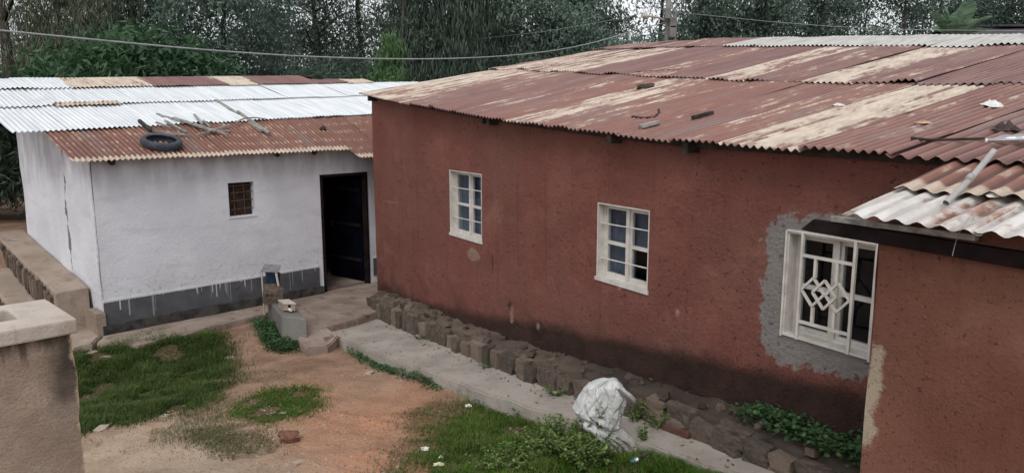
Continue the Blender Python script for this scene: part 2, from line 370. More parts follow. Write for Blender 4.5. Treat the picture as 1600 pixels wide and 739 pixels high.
def dirt():
    g = NT('dirt', .95, .1); p = g.obj(); z = g.attr('zone', 'Color'); r, o, gr = g.sep(z)
    n = g.noise(p, 2.2, 6, .62); f = g.noise(p, 26, 4, .7); pb = g.voro(p, 34)
    c = g.mix(g.mr(n, .3, .72), (.20, .124, .084), (.345, .226, .156))
    c = g.mix(g.math('MULTIPLY', o, g.mr(n, .25, .5, .65, 1.)), c, g.mix(g.mr(f, .3, .7), (.34, .165, .095), (.48, .265, .168)))
    c = g.mix(r, c, g.mix(g.mr(n, .3, .7), (.31, .225, .158), (.43, .33, .245)))
    c = g.mix(g.mr(f, .5, .8, 0, .45), c, (.10, .06, .045))
    ps = g.mul(g.mr(g.noise(p, 48, 2), .66, .70), g.mr(g.noise(p, 3, 3), .38, .6)); c = g.mix(g.mul(ps, .6), c, (.42, .35, .29))
    c = g.mix(g.mul(gr, g.mr(f, .25, .6, .5, 1)), c, g.mix(n, (.022, .024, .009), (.055, .055, .02)))
    g.col(c); g.bump(g.add(g.mul(g.noise(p, 7, 5), 1.0), g.add(g.mul(f, .6), g.mul(pb, -.25))), .8, .04); return g.m
def stone_mat():
    g = NT('rough_stone', .9, .2); p = g.obj(); rd = g.info('Random'); v = g.vadd(p, g.comb(g.mul(rd, 31.), g.mul(rd, 17.), rd))
    c = g.mix(g.mr(g.noise(v, 5, 5), .3, .7), (.090, .072, .060), (.175, .135, .108))
    c = g.mix(g.mr(rd, .3, .0, 0, .55), c, (.060, .052, .048))
    c = g.mix(g.mr(rd, .45, .9, 0, 1.), c, g.mix(g.noise(v, 8, 4), (.30, .215, .15), (.17, .145, .13)))
    c = g.mix(g.mr(g.noise(v, 16, 5, .7), .56, .68, 0, .6), c, (.028, .024, .02))
    c = g.mix(g.mul(g.info('Color'), 1.), c, c) if False else c
    g.col(c); g.bump(g.add(g.noise(v, 12, 5, .65), g.mul(g.noise(v, 45, 3), .4)), 1., .03); return g.m
def paint_mat():
    g = NT('chipped_white_paint', .55, .4); p = g.obj()
    c = g.mix(g.mr(g.noise(p, 9, 4), .3, .7), (.47, .445, .41), (.60, .57, .525))
    c = g.mix(g.mr(g.noise(p, 26, 5, .7), .63, .68, 0, .8), c, (.20, .13, .09))
    g.col(c); g.bump(g.noise(p, 40, 3), .25, .005); return g.m
def glass_mat(name, tint, clear):
    g = NT(name, .06, .6); t = g.t.nodes.new('ShaderNodeBsdfTransparent'); t.inputs[0].default_value = (*tint, 1)
    gl = g.t.nodes.new('ShaderNodeBsdfGlossy'); gl.inputs['Roughness'].default_value = .05; gl.inputs[0].default_value = (.8, .85, .9, 1)
    fr = g.t.nodes.new('ShaderNodeFresnel'); fr.inputs[0].default_value = 1.5
    mx = g.t.nodes.new('ShaderNodeMixShader'); k = g.mr(fr.outputs[0], 0.04, 1., 1 - clear, .8)
    k = g.mul(k, g.sub(1., g.t.nodes.new('ShaderNodeNewGeometry').outputs['Backfacing']))
    g.t.links.new(k, mx.inputs[0]); g.t.links.new(t.outputs[0], mx.inputs[1]); g.t.links.new(gl.outputs[0], mx.inputs[2])
    g.t.links.new(mx.outputs[0], g.t.nodes['Material Output'].inputs[0]); return g.m
def leaf_mat(name, dark, light, spec=.25, trans=.3):
    g = NT(name, .5, spec); t = g.attr('tone'); n = g.noise(g.obj(), .9, 3)
    k = g.math('ADD', t, g.mul(g.sub(n, .5), .5), clamp=True)
    c = g.mix(k, dark, light); g.col(c)
    tr = g.t.nodes.new('ShaderNodeBsdfTranslucent'); g.put(tr.inputs[0], c)
    mx = g.t.nodes.new('ShaderNodeMixShader'); mx.inputs[0].default_value = trans
    g.t.links.new(g.b.outputs[0], mx.inputs[1]); g.t.links.new(tr.outputs[0], mx.inputs[2])
    g.t.links.new(mx.outputs[0], g.t.nodes['Material Output'].inputs[0]); return g.m
def sack_mat():
    g = NT('woven_sack', .5, .4); p = g.obj(); uv = g.uv(); u, v, _ = g.sep(uv)
    c = g.mix(g.mr(g.noise(p, 7, 5), .3, .7), (.42, .425, .425), (.62, .625, .62))
    c = g.mix(g.mr(g.noise(p, 14, 5, .7), .54, .74, 0, .4), c, (.36, .34, .32))
    low = g.mr(g.add(v, g.mul(g.sub(g.noise(p, 9, 4), .5), .3)), .42, .05); c = g.mix(g.mul(low, .75), c, (.24, .20, .165))
    g.col(c); wv = g.mul(g.math('SINE', g.mul(u, 900.)), g.math('SINE', g.mul(v, 520.)))
    g.bump(g.add(g.mul(wv, .06), g.add(g.noise(p, 26, 5, .6), g.mul(g.noise(p, 8, 3, .5, 1.2), 1.5))), .7, .014); return g.m

M['dirt'] = dirt(); M['stone'] = stone_mat(); M['paint'] = paint_mat(); M['sack'] = sack_mat()
M['red'] = red_plaster('red_roughcast', [(-.37, 1.13, .55, .60, (.25, .230, .218), .30, 0), (5.12, 1.47 - .28 - .13, .16, .05, (.29, .19, .145), .22, 0), (4.17, .53, .035, .05, (.07, .035, .028), .10, 0), (4.12, .42, .03, .10, (.27, .16, .12), .14, 0), (3.5, .36, .025, .025, (.26, .165, .125), .07, 0), (3.2, .28, .02, .03, (.06, .03, .025), .09, 0), (1.15, .80, .014, .025, (.36, .26, .22), .06, 0), (8.0, 1.68, .45, .004, (.30, .15, .12), .06, 0), (4.6, 1.0, .012, .12, (.08, .035, .028), .06, 0), (2.0, 1.0, .02, .02, (.42, .3, .25), .09, 0)], True)
M['annex'] = red_plaster('annex_roughcast', [(-1.345, 1.60 - .8, .105, .30, (.40, .33, .25), .22, 0)], False, (.165, .064, .044), (.215, .100, .066), 1.9)
M['white'] = white_plaster(); M['skirt'] = skirting_mat()
M['apron'] = concrete('worn_concrete', (.20, .15, .125), (.32, .255, .215), (.085, .055, .042), .85)
M['path'] = concrete('path_concrete', (.255, .228, .198), (.365, .33, .29), (.13, .105, .09), .5, .0)
M['block'] = concrete('grey_cement', (.125, .12, .112), (.20, .19, .178), (.10, .09, .08), .5)
M['coping'] = concrete('coping_cement', (.36, .31, .27), (.50, .44, .385), (.26, .20, .16), .45)
M['bench'] = concrete('bench_cement', (.25, .195, .155), (.36, .29, .235), (.16, .11, .08), .6)
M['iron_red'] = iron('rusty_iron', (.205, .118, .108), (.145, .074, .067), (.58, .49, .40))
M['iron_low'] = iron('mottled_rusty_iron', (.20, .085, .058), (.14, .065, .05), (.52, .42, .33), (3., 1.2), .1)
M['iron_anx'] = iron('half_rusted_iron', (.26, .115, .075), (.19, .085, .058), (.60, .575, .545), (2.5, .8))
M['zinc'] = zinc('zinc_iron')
M['wood'] = simple('weathered_wood', (.26, .25, .23), .9, .2, 0, .35, 14, .4)
M['wood_d'] = simple('dark_wood', (.045, .036, .032), .9, .2, 0, .4, 9, .4)
M['beam'] = simple('dark_beam_wood', (.016, .010, .0105), .9, .1, 0, .4, 7, .4)
M['glass'] = glass_mat('window_glass', (.86, .89, .93), .96)
M['curtain'] = simple('grey_curtain', (.125, .14, .165), .9, .1, 0, .2, 6, .2)
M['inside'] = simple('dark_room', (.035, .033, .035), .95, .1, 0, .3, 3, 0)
M['door'] = simple('dark_navy_door_paint', (.0022, .0026, .0065), .9, .05, 0, .6, 2.5, .3)
M['rustbar'] = simple('rusty_bar', (.10, .058, .046), .8, .2, 0, .4, 20, .3)
M['shutter'] = simple('brown_shutter', (.040, .025, .020), .8, .2, 0, .4, 9, .3)
M['rubber'] = simple('tyre_rubber', (.040, .046, .062), .75, .3, 0, .3, 12, .3)
M['pvc'] = simple('grey_plastic_pipe', (.36, .35, .335), .6, .4, 0, .15, 8, .05)
M['whiteplastic'] = simple('white_plastic', (.66, .66, .65), .5, .4, 0, .12, 20, .2)
M['cloudplastic'] = glass_mat('cloudy_plastic', (.75, .76, .76), .55)
M['bluebin'] = simple('faded_blue_plastic', (.018, .055, .10), .55, .4, 0, .3, 8, .1)
M['metal'] = simple('grey_sheet_metal', (.19, .195, .20), .6, .5, .2, .25, 10, .15)
M['bark'] = simple('dark_bark', (.050, .043, .037), .95, .1, 0, .4, 5, .5)
M['barkpale'] = simple('pale_bark', (.17, .15, .125), .95, .1, 0, .4, 4, .5)
M['cable'] = simple('pale_cable', (.27, .28, .29), .6, .3, 0, .15, 9, 0)
M['pole'] = simple('pole_concrete', (.17, .165, .155), .9, .2, 0, .25, 6, .2)
M['darkcloth'] = simple('dark_rag', (.055, .04, .038), .95, .1, 0, .4, 16, .5)
M['litter'] = simple('pale_litter', (.62, .60, .55), .7, .3, 0, .12, 12, .2)
M['road'] = simple('asphalt', (.075, .078, .085), .9, .2, 0, .2, 3, .3)
M['soilred'] = simple('red_soil', (.17, .085, .06), .95, .1, 0, .35, 4, .6)
M['darkroof'] = simple('dark_iron_roof', (.045, .04, .048), .8, .3, 0, .3, 4, .2)
M['palewall'] = simple('grey_tile', (.19, .185, .185), .9, .2, 0, .3, 5, .3)
M['lf_cas'] = leaf_mat('casuarina_foliage', (.060, .072, .050), (.23, .25, .165), .15)
M['lf_con'] = leaf_mat('dark_conifer_foliage', (.036, .054, .044), (.135, .185, .140), .15)
M['lf_euc'] = leaf_mat('eucalyptus_foliage', (.052, .090, .074), (.185, .255, .195), .3)  # conifer and eucalyptus leaf colours are paled and blued in place of haze
M['lf_mag'] = leaf_mat('glossy_broad_foliage', (.016, .050, .022), (.075, .160, .070), .45)
M['lf_bright'] = leaf_mat('fresh_green_foliage', (.032, .080, .026), (.11, .20, .07), .35)
M['lf_palm'] = leaf_mat('palm_foliage', (.085, .15, .095), (.22, .33, .21), .3)
M['grass'] = leaf_mat('grass_blades', (.018, .060, .004), (.135, .275, .025), .2, .4)
M['lawn'] = leaf_mat('lush_lawn_blades', (.014, .038, .005), (.125, .185, .04), .2, .3)
M['drygrass'] = leaf_mat('thin_dry_grass', (.060, .075, .026), (.20, .19, .085), .15, .3)
M['clover'] = leaf_mat('creeping_leaves', (.030, .070, .028), (.090, .165, .065), .25)
M['weed'] = leaf_mat('weed_leaves', (.040, .085, .018), (.23, .31, .10), .25, .3)

# ------------------------------------------------------------------ ground
def axis(lo, hi, a, b, st):
    mid = list(np.arange(a, b, st)); left = []; x = a; d = st
    while x > lo: d *= 1.35; x -= d; left.append(x)
    right = []; x = mid[-1]; d = st
    while x < hi: d *= 1.35; x += d; right.append(x)
    return np.array(left[::-1] + mid + right)
GX = axis(-240, 240, -8.0, 3.5, .07); GY = axis(-240, 240, 4.6, 13.5, .07)
XX, YY = np.meshgrid(GX, GY); XX = XX.ravel(); YY = YY.ravel()
ZZ = terrain(XX, YY)
nx, ny = len(GX), len(GY); ii = np.arange((ny - 1) * nx).reshape(ny - 1, nx)[:, :-1].ravel()
FF = np.stack([ii, ii + 1, ii + 1 + nx, ii + nx], 1)
def in_poly(x, y, poly):
    x = np.asarray(x); r = np.zeros(x.shape, bool); n = len(poly)
    for i in range(n):
        x0, y0 = poly[i][:2]; x1, y1 = poly[(i + 1) % n][:2]
        c = ((y0 > y) != (y1 > y)) & (x < (x1 - x0) * (y - y0) / (y1 - y0 + 1e-12) + x0); r ^= c
    return r
def gpoly(L): return [ground_pt(*q) for q in L]
LAWN = gpoly([(60, 545), (125, 540), (175, 543), (230, 533), (262, 526), (330, 522), (350, 540), (345, 590), (338, 620), (300, 640), (250, 650), (200, 660), (140, 676), (60, 690)])
PATCH = gpoly([(362, 634), (395, 618), (435, 608), (494, 602), (499, 636), (455, 658), (400, 662), (352, 648)])
PATCH2 = gpoly([(292, 672), (350, 664), (408, 676), (430, 700), (400, 716), (350, 716), (312, 694)])
TURF = gpoly([(690, 800), (668, 715), (700, 690), (712, 660), (752, 632), (790, 622), (845, 628), (890, 648), (935, 690), (1000, 700), (1070, 712), (1180, 755), (1250, 800)])
THIN = gpoly([(560, 800), (600, 725), (640, 690), (630, 650), (660, 628), (720, 622), (750, 640), (710, 670), (690, 720), (680, 800)])
zone = np.zeros((len(XX), 4), np.float32); zone[:, 3] = 1
for (px, py, r, a) in ((220, 705, 1.0, 1), (300, 735, .9, 1), (150, 735, .9, 1), (400, 745, .6, .8), (560, 600, .5, .3)):
    P = ground_pt(px, py); zone[:, 0] = np.maximum(zone[:, 0], a * np.exp(-(((XX - P[0]) ** 2 + (YY - P[1]) ** 2) / r ** 2) ** 1.5))
zone[:, 1] = orange_w(XX, YY)
jx = XX + .12 * fbm(XX * 3, YY * 3, 3); jy = YY + .12 * fbm(XX * 3 + 40, YY * 3, 3)
for poly, a in ((LAWN, 1), (PATCH, .8), (PATCH2, .6), (TURF, 1), (THIN, .45)):
    zone[:, 2] = np.maximum(zone[:, 2], a * in_poly(jx, jy, poly))
far = np.hypot(XX, YY) > 24; zone[far, 2] = .8
gob = np_mesh('ground', np.stack([XX, YY, ZZ], 1), FF, np.zeros(len(XX)), M['dirt'])
ga = gob.data.color_attributes.new('zone', 'FLOAT_COLOR', 'POINT'); ga.data.foreach_set('color', zone.ravel()); gob.data.shade_smooth()
tag(gob, kind='structure')

# road and red bank at the left rear
rb = MB(); rb.box(PW, -30, -.9, 6.2, 8.6, .6, .935); tag(rb.build('road', M['road']), kind='structure')
rb = MB(); rb.box(PW, -30, -.9, 8.602, 8.75, .6, 1.07); tag(rb.build('kerb', M['block']), kind='structure')

# ------------------------------------------------------------------ slabs: apron before the white house, path beside the red house
def rough_outline(P, st=.12, amp=.03):
    out = []
    for i in range(len(P)):
        a, b = np.array(P[i][:2]), np.array(P[(i + 1) % len(P)][:2]); L = np.linalg.norm(b - a); k = max(1, int(L / st))
        for j in range(k):
            p = a + (b - a) * j / k; d = np.array([-(b - a)[1], (b - a)[0]]) / (L + 1e-9)
            out.append(p + d * amp * 2 * float(fbm(p[0] * 4 + 5, p[1] * 4, 3)))
    return out
def slab(name, pts, zf, thick, mat):
    P = rough_outline(pts); bm = bmesh.new()
    vs = [bm.verts.new((p[0], p[1], zf(p))) for p in P]; f = bm.faces.new(vs); f.normal_update()
    if f.normal.z < 0: f.normal_flip()
    ext = bmesh.ops.extrude_face_region(bm, geom=[f])
    top = [e for e in ext['geom'] if isinstance(e, bmesh.types.BMVert)]
    for v in top: v.co.z += 0.0
    base = [v for v in vs]
    for v in base: v.co.z -= thick
    bmesh.ops.recalc_face_normals(bm, faces=bm.faces)
    te = [e for e in bm.edges if all(v in set(top) for v in e.verts)]
    bmesh.ops.bevel(bm, geom=te, offset=.018, segments=2, affect='EDGES')
    bmesh.ops.triangulate(bm, faces=[f for f in bm.faces if len(f.verts) > 4])
    me = bpy.data.meshes.new(name); bm.to_mesh(me); bm.free()
    return tag(finish(name, me, mat), kind='structure')
AZ = -.12
def apz(p): return AZ - .11 * float(sstep(so((p[0], p[1], 0))[0], 7.3, 6.4)) + .012 * float(fbm(p[0] * 1.2, p[1] * 1.2, 2))
ap = [onz(*q, AZ) for q in [(150, 537), (215, 541), (262, 527), (290, 525), (318, 514), (365, 503), (405, 493), (420, 488), (452, 505), (470, 520), (478, 546), (510, 541), (536, 522), (510, 511), (560, 498)]]
ap[9] = onz(478, 546, -.22); ap[10] = onz(511, 542, -.22); ap[11] = onz(536, 523, -.2)
ap += [PR(7.9, -.2, 0), PR(7.9, .5, 0), PR(9.5, .5, 0)] + [PW(6.5, .06, 0), PW(0.02, .06, 0)]
slab('apron_slab', ap, apz, .26, M['apron'])
slab('side_slab', [onz(*q, AZ - .02) for q in [(105, 500), (112, 549), (146, 541), (150, 533)]] + [PW(-.06, .0, 0), PW(-.06, .75, 0), PW(-.8, .75, 0)], lambda p: AZ + .02, .2, M['bench'])
slab('broken_slab', [onz(*q, AZ - .05) for q in [(128, 551), (160, 540), (206, 541), (196, 555), (150, 556)]], lambda p: AZ - .07, .15, M['apron'])
def path_pt(x, y):
    z = 0.
    for i in range(25):
        P = onz(x, y, z); z = float(path_z(so(P)[0])) + .015
    return so(P)
pout = [path_pt(*q) for q in ((506, 512), (530, 526), (560, 540), (600, 556), (640, 570), (700, 590), (740, 606), (790, 622), (830, 636), (900, 657), (1000, 690), (1140, 736))] + [(-2, -.55), (-4, -.5)]
pin = [(-4, -.06), (-1, -.06), (2, -.08), (5, -.08), (7.5, -.12), path_pt(572, 492), path_pt(548, 500)]
def pz_of(p):
    s, o = so(np.array([p[0], p[1], 0])); return float(path_z(s)) + .012 * float(fbm(p[0] * 1.4, p[1] * 1.4, 2)) + .015
slab('path', [PR(a, b, 0) for a, b in pout + pin], pz_of, .26, M['path'])

# ------------------------------------------------------------------ corrugated roof sheets
PITCHW = .076
def sheet(parent, mat, S, a0, a1, b0, b1, lift, amp=.0138, color=(.4, .5, .5), sag=.006, nl=5, curl=0., label=None, pitch=None):
    """one sheet of corrugated iron: a across, b up the slope; S(a, b) gives the roof point"""
    pw = pitch or PITCHW; nw = max(1, int(round((a1 - a0) / pw * 6))); m = MB(); k1, k2, k3 = R.uniform(-1, 1), R.uniform(-1, 1), R.uniform(0, 6)
    sk = R.uniform(-.012, .012)
    for j in range(nl + 1):
        tb = j / nl; b = b0 + (b1 - b0) * tb
        for i in range(nw + 1):
            ta = i / nw; a = a0 + (a1 - a0) * ta
            p = np.array(S(a + sk * tb, b), float)
            h = lift + amp * math.sin(2 * math.pi * a / pw) + sag * (k1 * math.sin(3.1 * tb + k3) + k2 * (ta - .5)) + .014 * float(vnoise(a * 3.1 + k1 * 9, b * 2.1))  + curl * max(0, 1 - tb * 5) * max(0, math.sin(ta * math.pi * 2 + k3)) 
            p[2] += h; m.vert(p, (a * PITCHW / pw, b - b0 + .001))
    for j in range(nl):
        for i in range(nw):
            q = j * (nw + 1) + i; m.f.append([q, q + 1, q + nw + 2, q + nw + 1])
    return m.build('roof_sheet', mat, parent, smooth=True, color=color, label=label)

# ------------------------------------------------------------------ red house
red = thing('red_house', PR(4, 0, 0), 'long low house of red roughcast plaster under a rusty corrugated iron roof', 'house')
ZB_S = [-4, -.78, .07, 1.19, 2.73, 4.11, 5.94, 8.72, 10]; ZB_Z = [1.0, .77, .68, .55, .33, .22, .15, -.01, -.05]
def zfoot(s): return float(np.interp(s, ZB_S, ZB_Z))
WINS = [(4.88, 5.82, 1.48, 2.40), (1.58, 2.385, 1.47, 2.272), (-.76, -.02, 1.46, 2.285)]
S_END = 8.78
def wall_grid(parent, name, fr, us, zs, topf, holes, mat, uvf, amp=.012, seed=0., wobble=lambda u, z: 0.):
    m = MB(); us = sorted(us); zs = sorted(zs); idx = {}
    def vt(i, j):
        if (i, j) in idx: return idx[i, j]
        u = us[i]; z = zs[j] if j < len(zs) else topf(u)
        inh = any(h[0] - .03 < u < h[1] + .03 and h[2] - .03 < z < h[3] + .03 for h in holes)
        d = 0 if inh else amp * 2 * float(fbm(u * 1.3 + seed, z * 1.3, 3))
        idx[i, j] = m.vert(fr(u, d + wobble(u, z), z), uvf(u, z)); return idx[i, j]
    for i in range(len(us) - 1):
        for j in range(len(zs)):
            uc = (us[i] + us[i + 1]) / 2; zc = (zs[j] + zs[j + 1]) / 2 if j + 1 < len(zs) else 9
            if any(h[0] < uc < h[1] and h[2] < zc < h[3] for h in holes): continue
            m.f.append([vt(i, j), vt(i + 1, j), vt(i + 1, j + 1), vt(i, j + 1)])
    return m.build(name, mat, parent, smooth=True)
us = list(np.arange(-6, S_END, .14)) + [S_END]; zs = list(np.arange(-.7, 2.72, .14))
for h in WINS: us += [h[0], h[1]]; zs += [h[2], h[3]]
us = [u for u in sorted(set(us)) if not any(0 < abs(u - e) < .04 for h in WINS for e in h[:2])]
wall_grid(red, 'wall', PR, us, zs, lambda s: red_roof_z(s, 0) - .015, WINS, M['red'], lambda s, z: (s, z - zfoot(s)))
m = MB()                                                     # far end and back walls
for o0, o1 in zip(np.arange(0, 12, .6), np.arange(.6, 12.1, .6)):
    m.quad(PR(S_END, o0, -.7), PR(S_END, o1, -.7), PR(S_END, o1, red_roof_z(S_END, o1) - .015), PR(S_END, o0, red_roof_z(S_END, o0) - .015), [(o0 + 20, .3), (o1 + 20, .3), (o1 + 20, 3.5), (o0 + 20, 3.5)])
    m.quad(PR(-6, o0, -.7), PR(-6, o1, -.7), PR(-6, o1, red_roof_z(-6, o1) - .015), PR(-6, o0, red_roof_z(-6, o0) - .015), [(o0 + 40, .3), (o1 + 40, .3), (o1 + 40, 3.5), (o0 + 40, 3.5)])
m.quad(PR(-6, 12, -.7), PR(S_END, 12, -.7), PR(S_END, 12, red_roof_z(S_END, 12) - .015), PR(-6, 12, red_roof_z(-6, 12) - .015), [(60, .3), (75, .3), (75, 3.5), (60, 3.5)])
m.build('rear_wall', M['red'], red)
# roof sheets: three rows on the front slope, one long row behind the ridge
def SR(s, o): return PR(s, o, red_roof_z(s, o))
def pale_at(row, s):                                          # sheets of the photograph that kept most of their pale coat
    spots = {0: [(8.9, 7.4, .80), (7.4, 6.6, .62), (6.4, 5.9, .56), (3.85, 3.2, .74), (3.1, 2.7, .58), (.75, -.35, .80), (-1.2, -1.6, .35)],
             1: [(8.9, 7.6, .74), (7.6, 6.2, .76), (4.6, 4.0, .62), (3.5, 2.6, .76), (1.9, .9, .80)],
             2: [(8.9, 8.3, .5), (7.8, 7.2, .62), (4.2, 3.2, .55)]}[row]
    for a, b, p in spots:
        if b <= s <= a: return p
    return R.choice([.36, .42, .46, .50, .54])
rows = [(-.22, 2.62, .012), (2.50, 5.12, .034), (5.0, 6.12, .058)]
for row, (o0, o1, lf) in enumerate(rows):
    s = S_END + .12; k = 0
    while s > -5.2:
        wd = PITCHW * R.choice([8, 9, 9, 10]); mat = M['iron_red']; pl = pale_at(row, s - wd / 2)
        big = s < -.3 and row < 2
        if row == 2 and s < 5.9: mat = M['zinc']
        if big: wd = .115 * 7
        jit = R.uniform(-.05, .05) if row else R.uniform(-.025, .025)
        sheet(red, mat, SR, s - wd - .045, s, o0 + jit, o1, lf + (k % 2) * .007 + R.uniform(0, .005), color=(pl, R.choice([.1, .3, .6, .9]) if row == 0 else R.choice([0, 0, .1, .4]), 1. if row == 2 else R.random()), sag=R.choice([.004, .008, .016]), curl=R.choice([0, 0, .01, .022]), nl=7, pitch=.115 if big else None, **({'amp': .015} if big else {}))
        s -= wd; k += 1
s = S_END + .12
while s > -5.2:
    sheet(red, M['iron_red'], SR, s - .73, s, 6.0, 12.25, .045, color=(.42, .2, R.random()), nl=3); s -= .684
# purlin ends and a wall plate under the eave
for sp in (8.55, 4.62, 4.45, 2.05, 1.0):
    m = MB(); m.box(PR, sp - .035, sp + .035, -.15, .3, red_roof_z(sp, -.1) - .11, red_roof_z(sp, -.1) - .02); m.build('rafter', M['wood_d'], red)
m = MB(); pts = [(s, red_roof_z(s, .02) - .03) for s in np.linspace(-5.5, S_END, 18)]
for (a, za), (b, zb) in zip(pts, pts[1:]): m.hexa([PR(a, -.045, za - .06), PR(b, -.045, zb - .06), PR(b, .0, zb - .06), PR(a, .0, za - .06), PR(a, -.045, za), PR(b, -.045, zb), PR(b, .0, zb), PR(a, .0, za)])
m.build('wall_plate', M['wood_d'], red)

# windows: casing, sashes, panes, bars, curtain
def frame_boxes(m, a0, a1, z0, z1, o0, o1, t):
    m.box(PR, a0, a1, o0, o1, z0, z0 + t); m.box(PR, a0, a1, o0, o1, z1 - t, z1)
    m.box(PR, a0, a0 + t, o0, o1, z0 + t + .001, z1 - t - .001); m.box(PR, a1 - t, a1, o0, o1, z0 + t + .001, z1 - t - .001)
def make_window(a0, a1, z0, z1, rec, curtains, sill=.035):
    m = MB(); e = .012
    m.box(PR, a0, a0 + e, -.004, .20, z0, z1); m.box(PR, a1 - e, a1, -.004, .20, z0, z1)
    m.box(PR, a0 + e, a1 - e, -.004, .20, z1 - e, z1); m.box(PR, a0 - .015, a1 + .015, -.016, .20, z0 - sill, z0 + .004)
    w = m.build('window', M['paint'], red)
    m = MB(); frame_boxes(m, a0 + e, a1 - e, z0 + .004, z1 - e, rec, rec + .05, .024)
    ac = (a0 + a1) / 2; m.box(PR, ac - .022, ac + .022, rec - .012, rec + .05, z0 + .028, z1 - .036); m.build('frame', M['paint'], w)
    zc = z0 + (z1 - z0) * .47
    for (b0, b1) in ((a0 + .037, ac - .023), (ac + .023, a1 - .037)):
        m = MB(); t = .026
        frame_boxes(m, b0, b1, z0 + .029, z1 - .037, rec + .008, rec + .044, t)
        m.box(PR, b0 + t, b1 - t, rec + .009, rec + .043, zc - .018, zc + .018); m.build('sash', M['paint'], w)
        for (y0, y1) in ((z0 + .055, zc - .018), (zc + .018, z1 - .063)):
            m = MB(); m.box(PR, b0 + t, b1 - t, rec + .022, rec + .026, y0, y1); m.build('pane', M['glass'], w)
    if curtains:
        for (b0, b1, y0) in curtains:
            m = MB(); n = 40
            for i in range(n + 1):
                a = b0 + (b1 - b0) * i / n; d = rec + .10 + .014 * math.sin(i * 1.15) + .006 * math.sin(i * 2.7)
                m.vert(PR(a, d, y0)); m.vert(PR(a, d + .004, z1))
            for i in range(n): m.f.append([2 * i, 2 * i + 2, 2 * i + 3, 2 * i + 1])
            m.build('curtain', M['curtain'], w, smooth=True)
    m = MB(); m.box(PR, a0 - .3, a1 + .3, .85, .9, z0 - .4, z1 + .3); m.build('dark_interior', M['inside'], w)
    return w
for (a0, a1, z0, z1), bars in ((WINS[0], True), (WINS[1], True)):
    cur = [(a0, a1, z0)] if a0 > 3 else [(a0 + .39, a1, z0), (a0, a0 + .40, z0 + .36)]
    w = make_window(a0, a1, z0, z1, .085, cur)
    for fz in (.26, .73):
        m = MB(); zz = z0 + (z1 - z0) * fz; m.tube([PR(a0 + .012, .045, zz + .006), PR((a0 + a1) / 2, .047, zz), PR(a1 - .012, .045, zz - .006)], .0075, 6); m.build('security_bar', M['paint'], w)
a0, a1, z0, z1 = WINS[2]
w3 = make_window(a0, a1, z0, z1, .10, None, .014)
def gr(fx, fy): return PR(a1 - .0 - fx * (a1 - a0), -.012, z1 - fy * (z1 - z0))
def gbar(p, q, t=.022, nm='grille_bar'):
    m = MB(); m.bar(gr(*p), gr(*q), t, t, RN); m.build(nm, M['paint'], w3)
gbar((-.012, -.015), (-.012, 1.03), .017); gbar((1.015, -.015), (1.015, 1.03), .017); gbar((.0, -.015), (1.005, -.015), .017)
gbar((.19, -.015), (.19, 1.02)); gbar((.79, -.015), (.79, 1.02)); gbar((.205, .20), (.775, .20)); gbar((.205, .84), (.775, .84))
gbar((.36, .215), (.36, .39)); gbar((.61, .215), (.61, .39)); gbar((.36, .67), (.36, .825)); gbar((.61, .67), (.61, .825))
for cx, off in ((.345, 0), (.485, -.007), (.63, 0)):
    m = MB(); hw, hh = .135, .135; P = [np.array(gr(cx + x, .53 + y)) + RN * off for x, y in ((0, -hh), (hw, 0), (0, hh), (-hw, 0))]
    for i in range(4): m.bar(P[i], P[(i + 1) % 4], .018, .018, RN)
    m.build('grille_diamond', M['paint'], w3)

# stone ledge along the foot: upright stones, each its own part, with an earth fill on top
def stone_mesh(seed, sub=2, rough=.16, flat=.22, mat=None):
    rr = random.Random(seed); bm = bmesh.new(); bmesh.ops.create_cube(bm, size=1); bmesh.ops.subdivide_edges(bm, edges=bm.edges[:], cuts=sub, use_grid_fill=True)
    ox, oy = rr.uniform(0, 50), rr.uniform(0, 50)
    for v in bm.verts:
        c = v.co.copy(); r = c.length; c = c * (1 - flat * max(0, r - .5))
        k = np.array([float(vnoise(c.x * 2.6 + ox + i * 9, c.y * 2.6 + c.z * 3.1 + oy)) for i in range(3)])
        v.co = c + Vector(k) * rough
    me = bpy.data.meshes.new('stone'); bm.to_mesh(me); bm.free(); me.materials.append(mat or M['stone']); return me
SLAB = [stone_mesh(40 + i, 3, .20, .10) for i in range(10)]
STM = [stone_mesh(i) for i in range(9)]
def put_stone(parent, P, a, dims, tilt=(0, 0), name='stone', me=None):
    o = bpy.data.objects.new(name, me or R.choice(STM)); COL.objects.link(o)
    if parent is not None: o.parent = parent
    o.location = Vector(P) - (wloc(parent) if parent is not None else Vector((0, 0, 0)))
    o.rotation_euler = (tilt[0], tilt[1], a); o.scale = dims; return o
ANG = math.atan2(RU[1], RU[0])
LT = lambda s: float(np.interp(s, [-4, -.3, 1, 2, 3.2, 4.1, 5.3, 6.6, 8.2, 9], [.85, .69, .62, .50, .37, .28, .20, .17, .06, 0]))     # top of the ledge
m = MB(); sv = list(np.arange(-4, 8.4, .07))
for s in sv:
    for o, dz in ((-.30, -.03), (-.24, .0), (-.13, .03), (.015, 0)):
        t = LT(s) if o < -.05 else max(zfoot(s), LT(s)) + .02
        m.vert(PR(s, o + .02 * float(fbm(s * 5, o * 7, 2)), t + dz + .07 * float(fbm(s * 5, o * 12 + 3, 4))), (s, o))
    m.vert(PR(s, -.20 + .03 * float(fbm(s * 3, 2, 2)), path_z(s) - .1), (s, -.6))
for i in range(len(sv) - 1):
    a = i * 5; b = a + 5
    m.f += [[a + 4, b + 4, b, a], [a, b, b + 1, a + 1], [a + 1, b + 1, b + 2, a + 2], [a + 2, b + 2, b + 3, a + 3]]
m.f.append([0, 1, 2, 3, 4][::-1]); e = (len(sv) - 1) * 5; m.f.append([e, e + 1, e + 2, e + 3, e + 4])
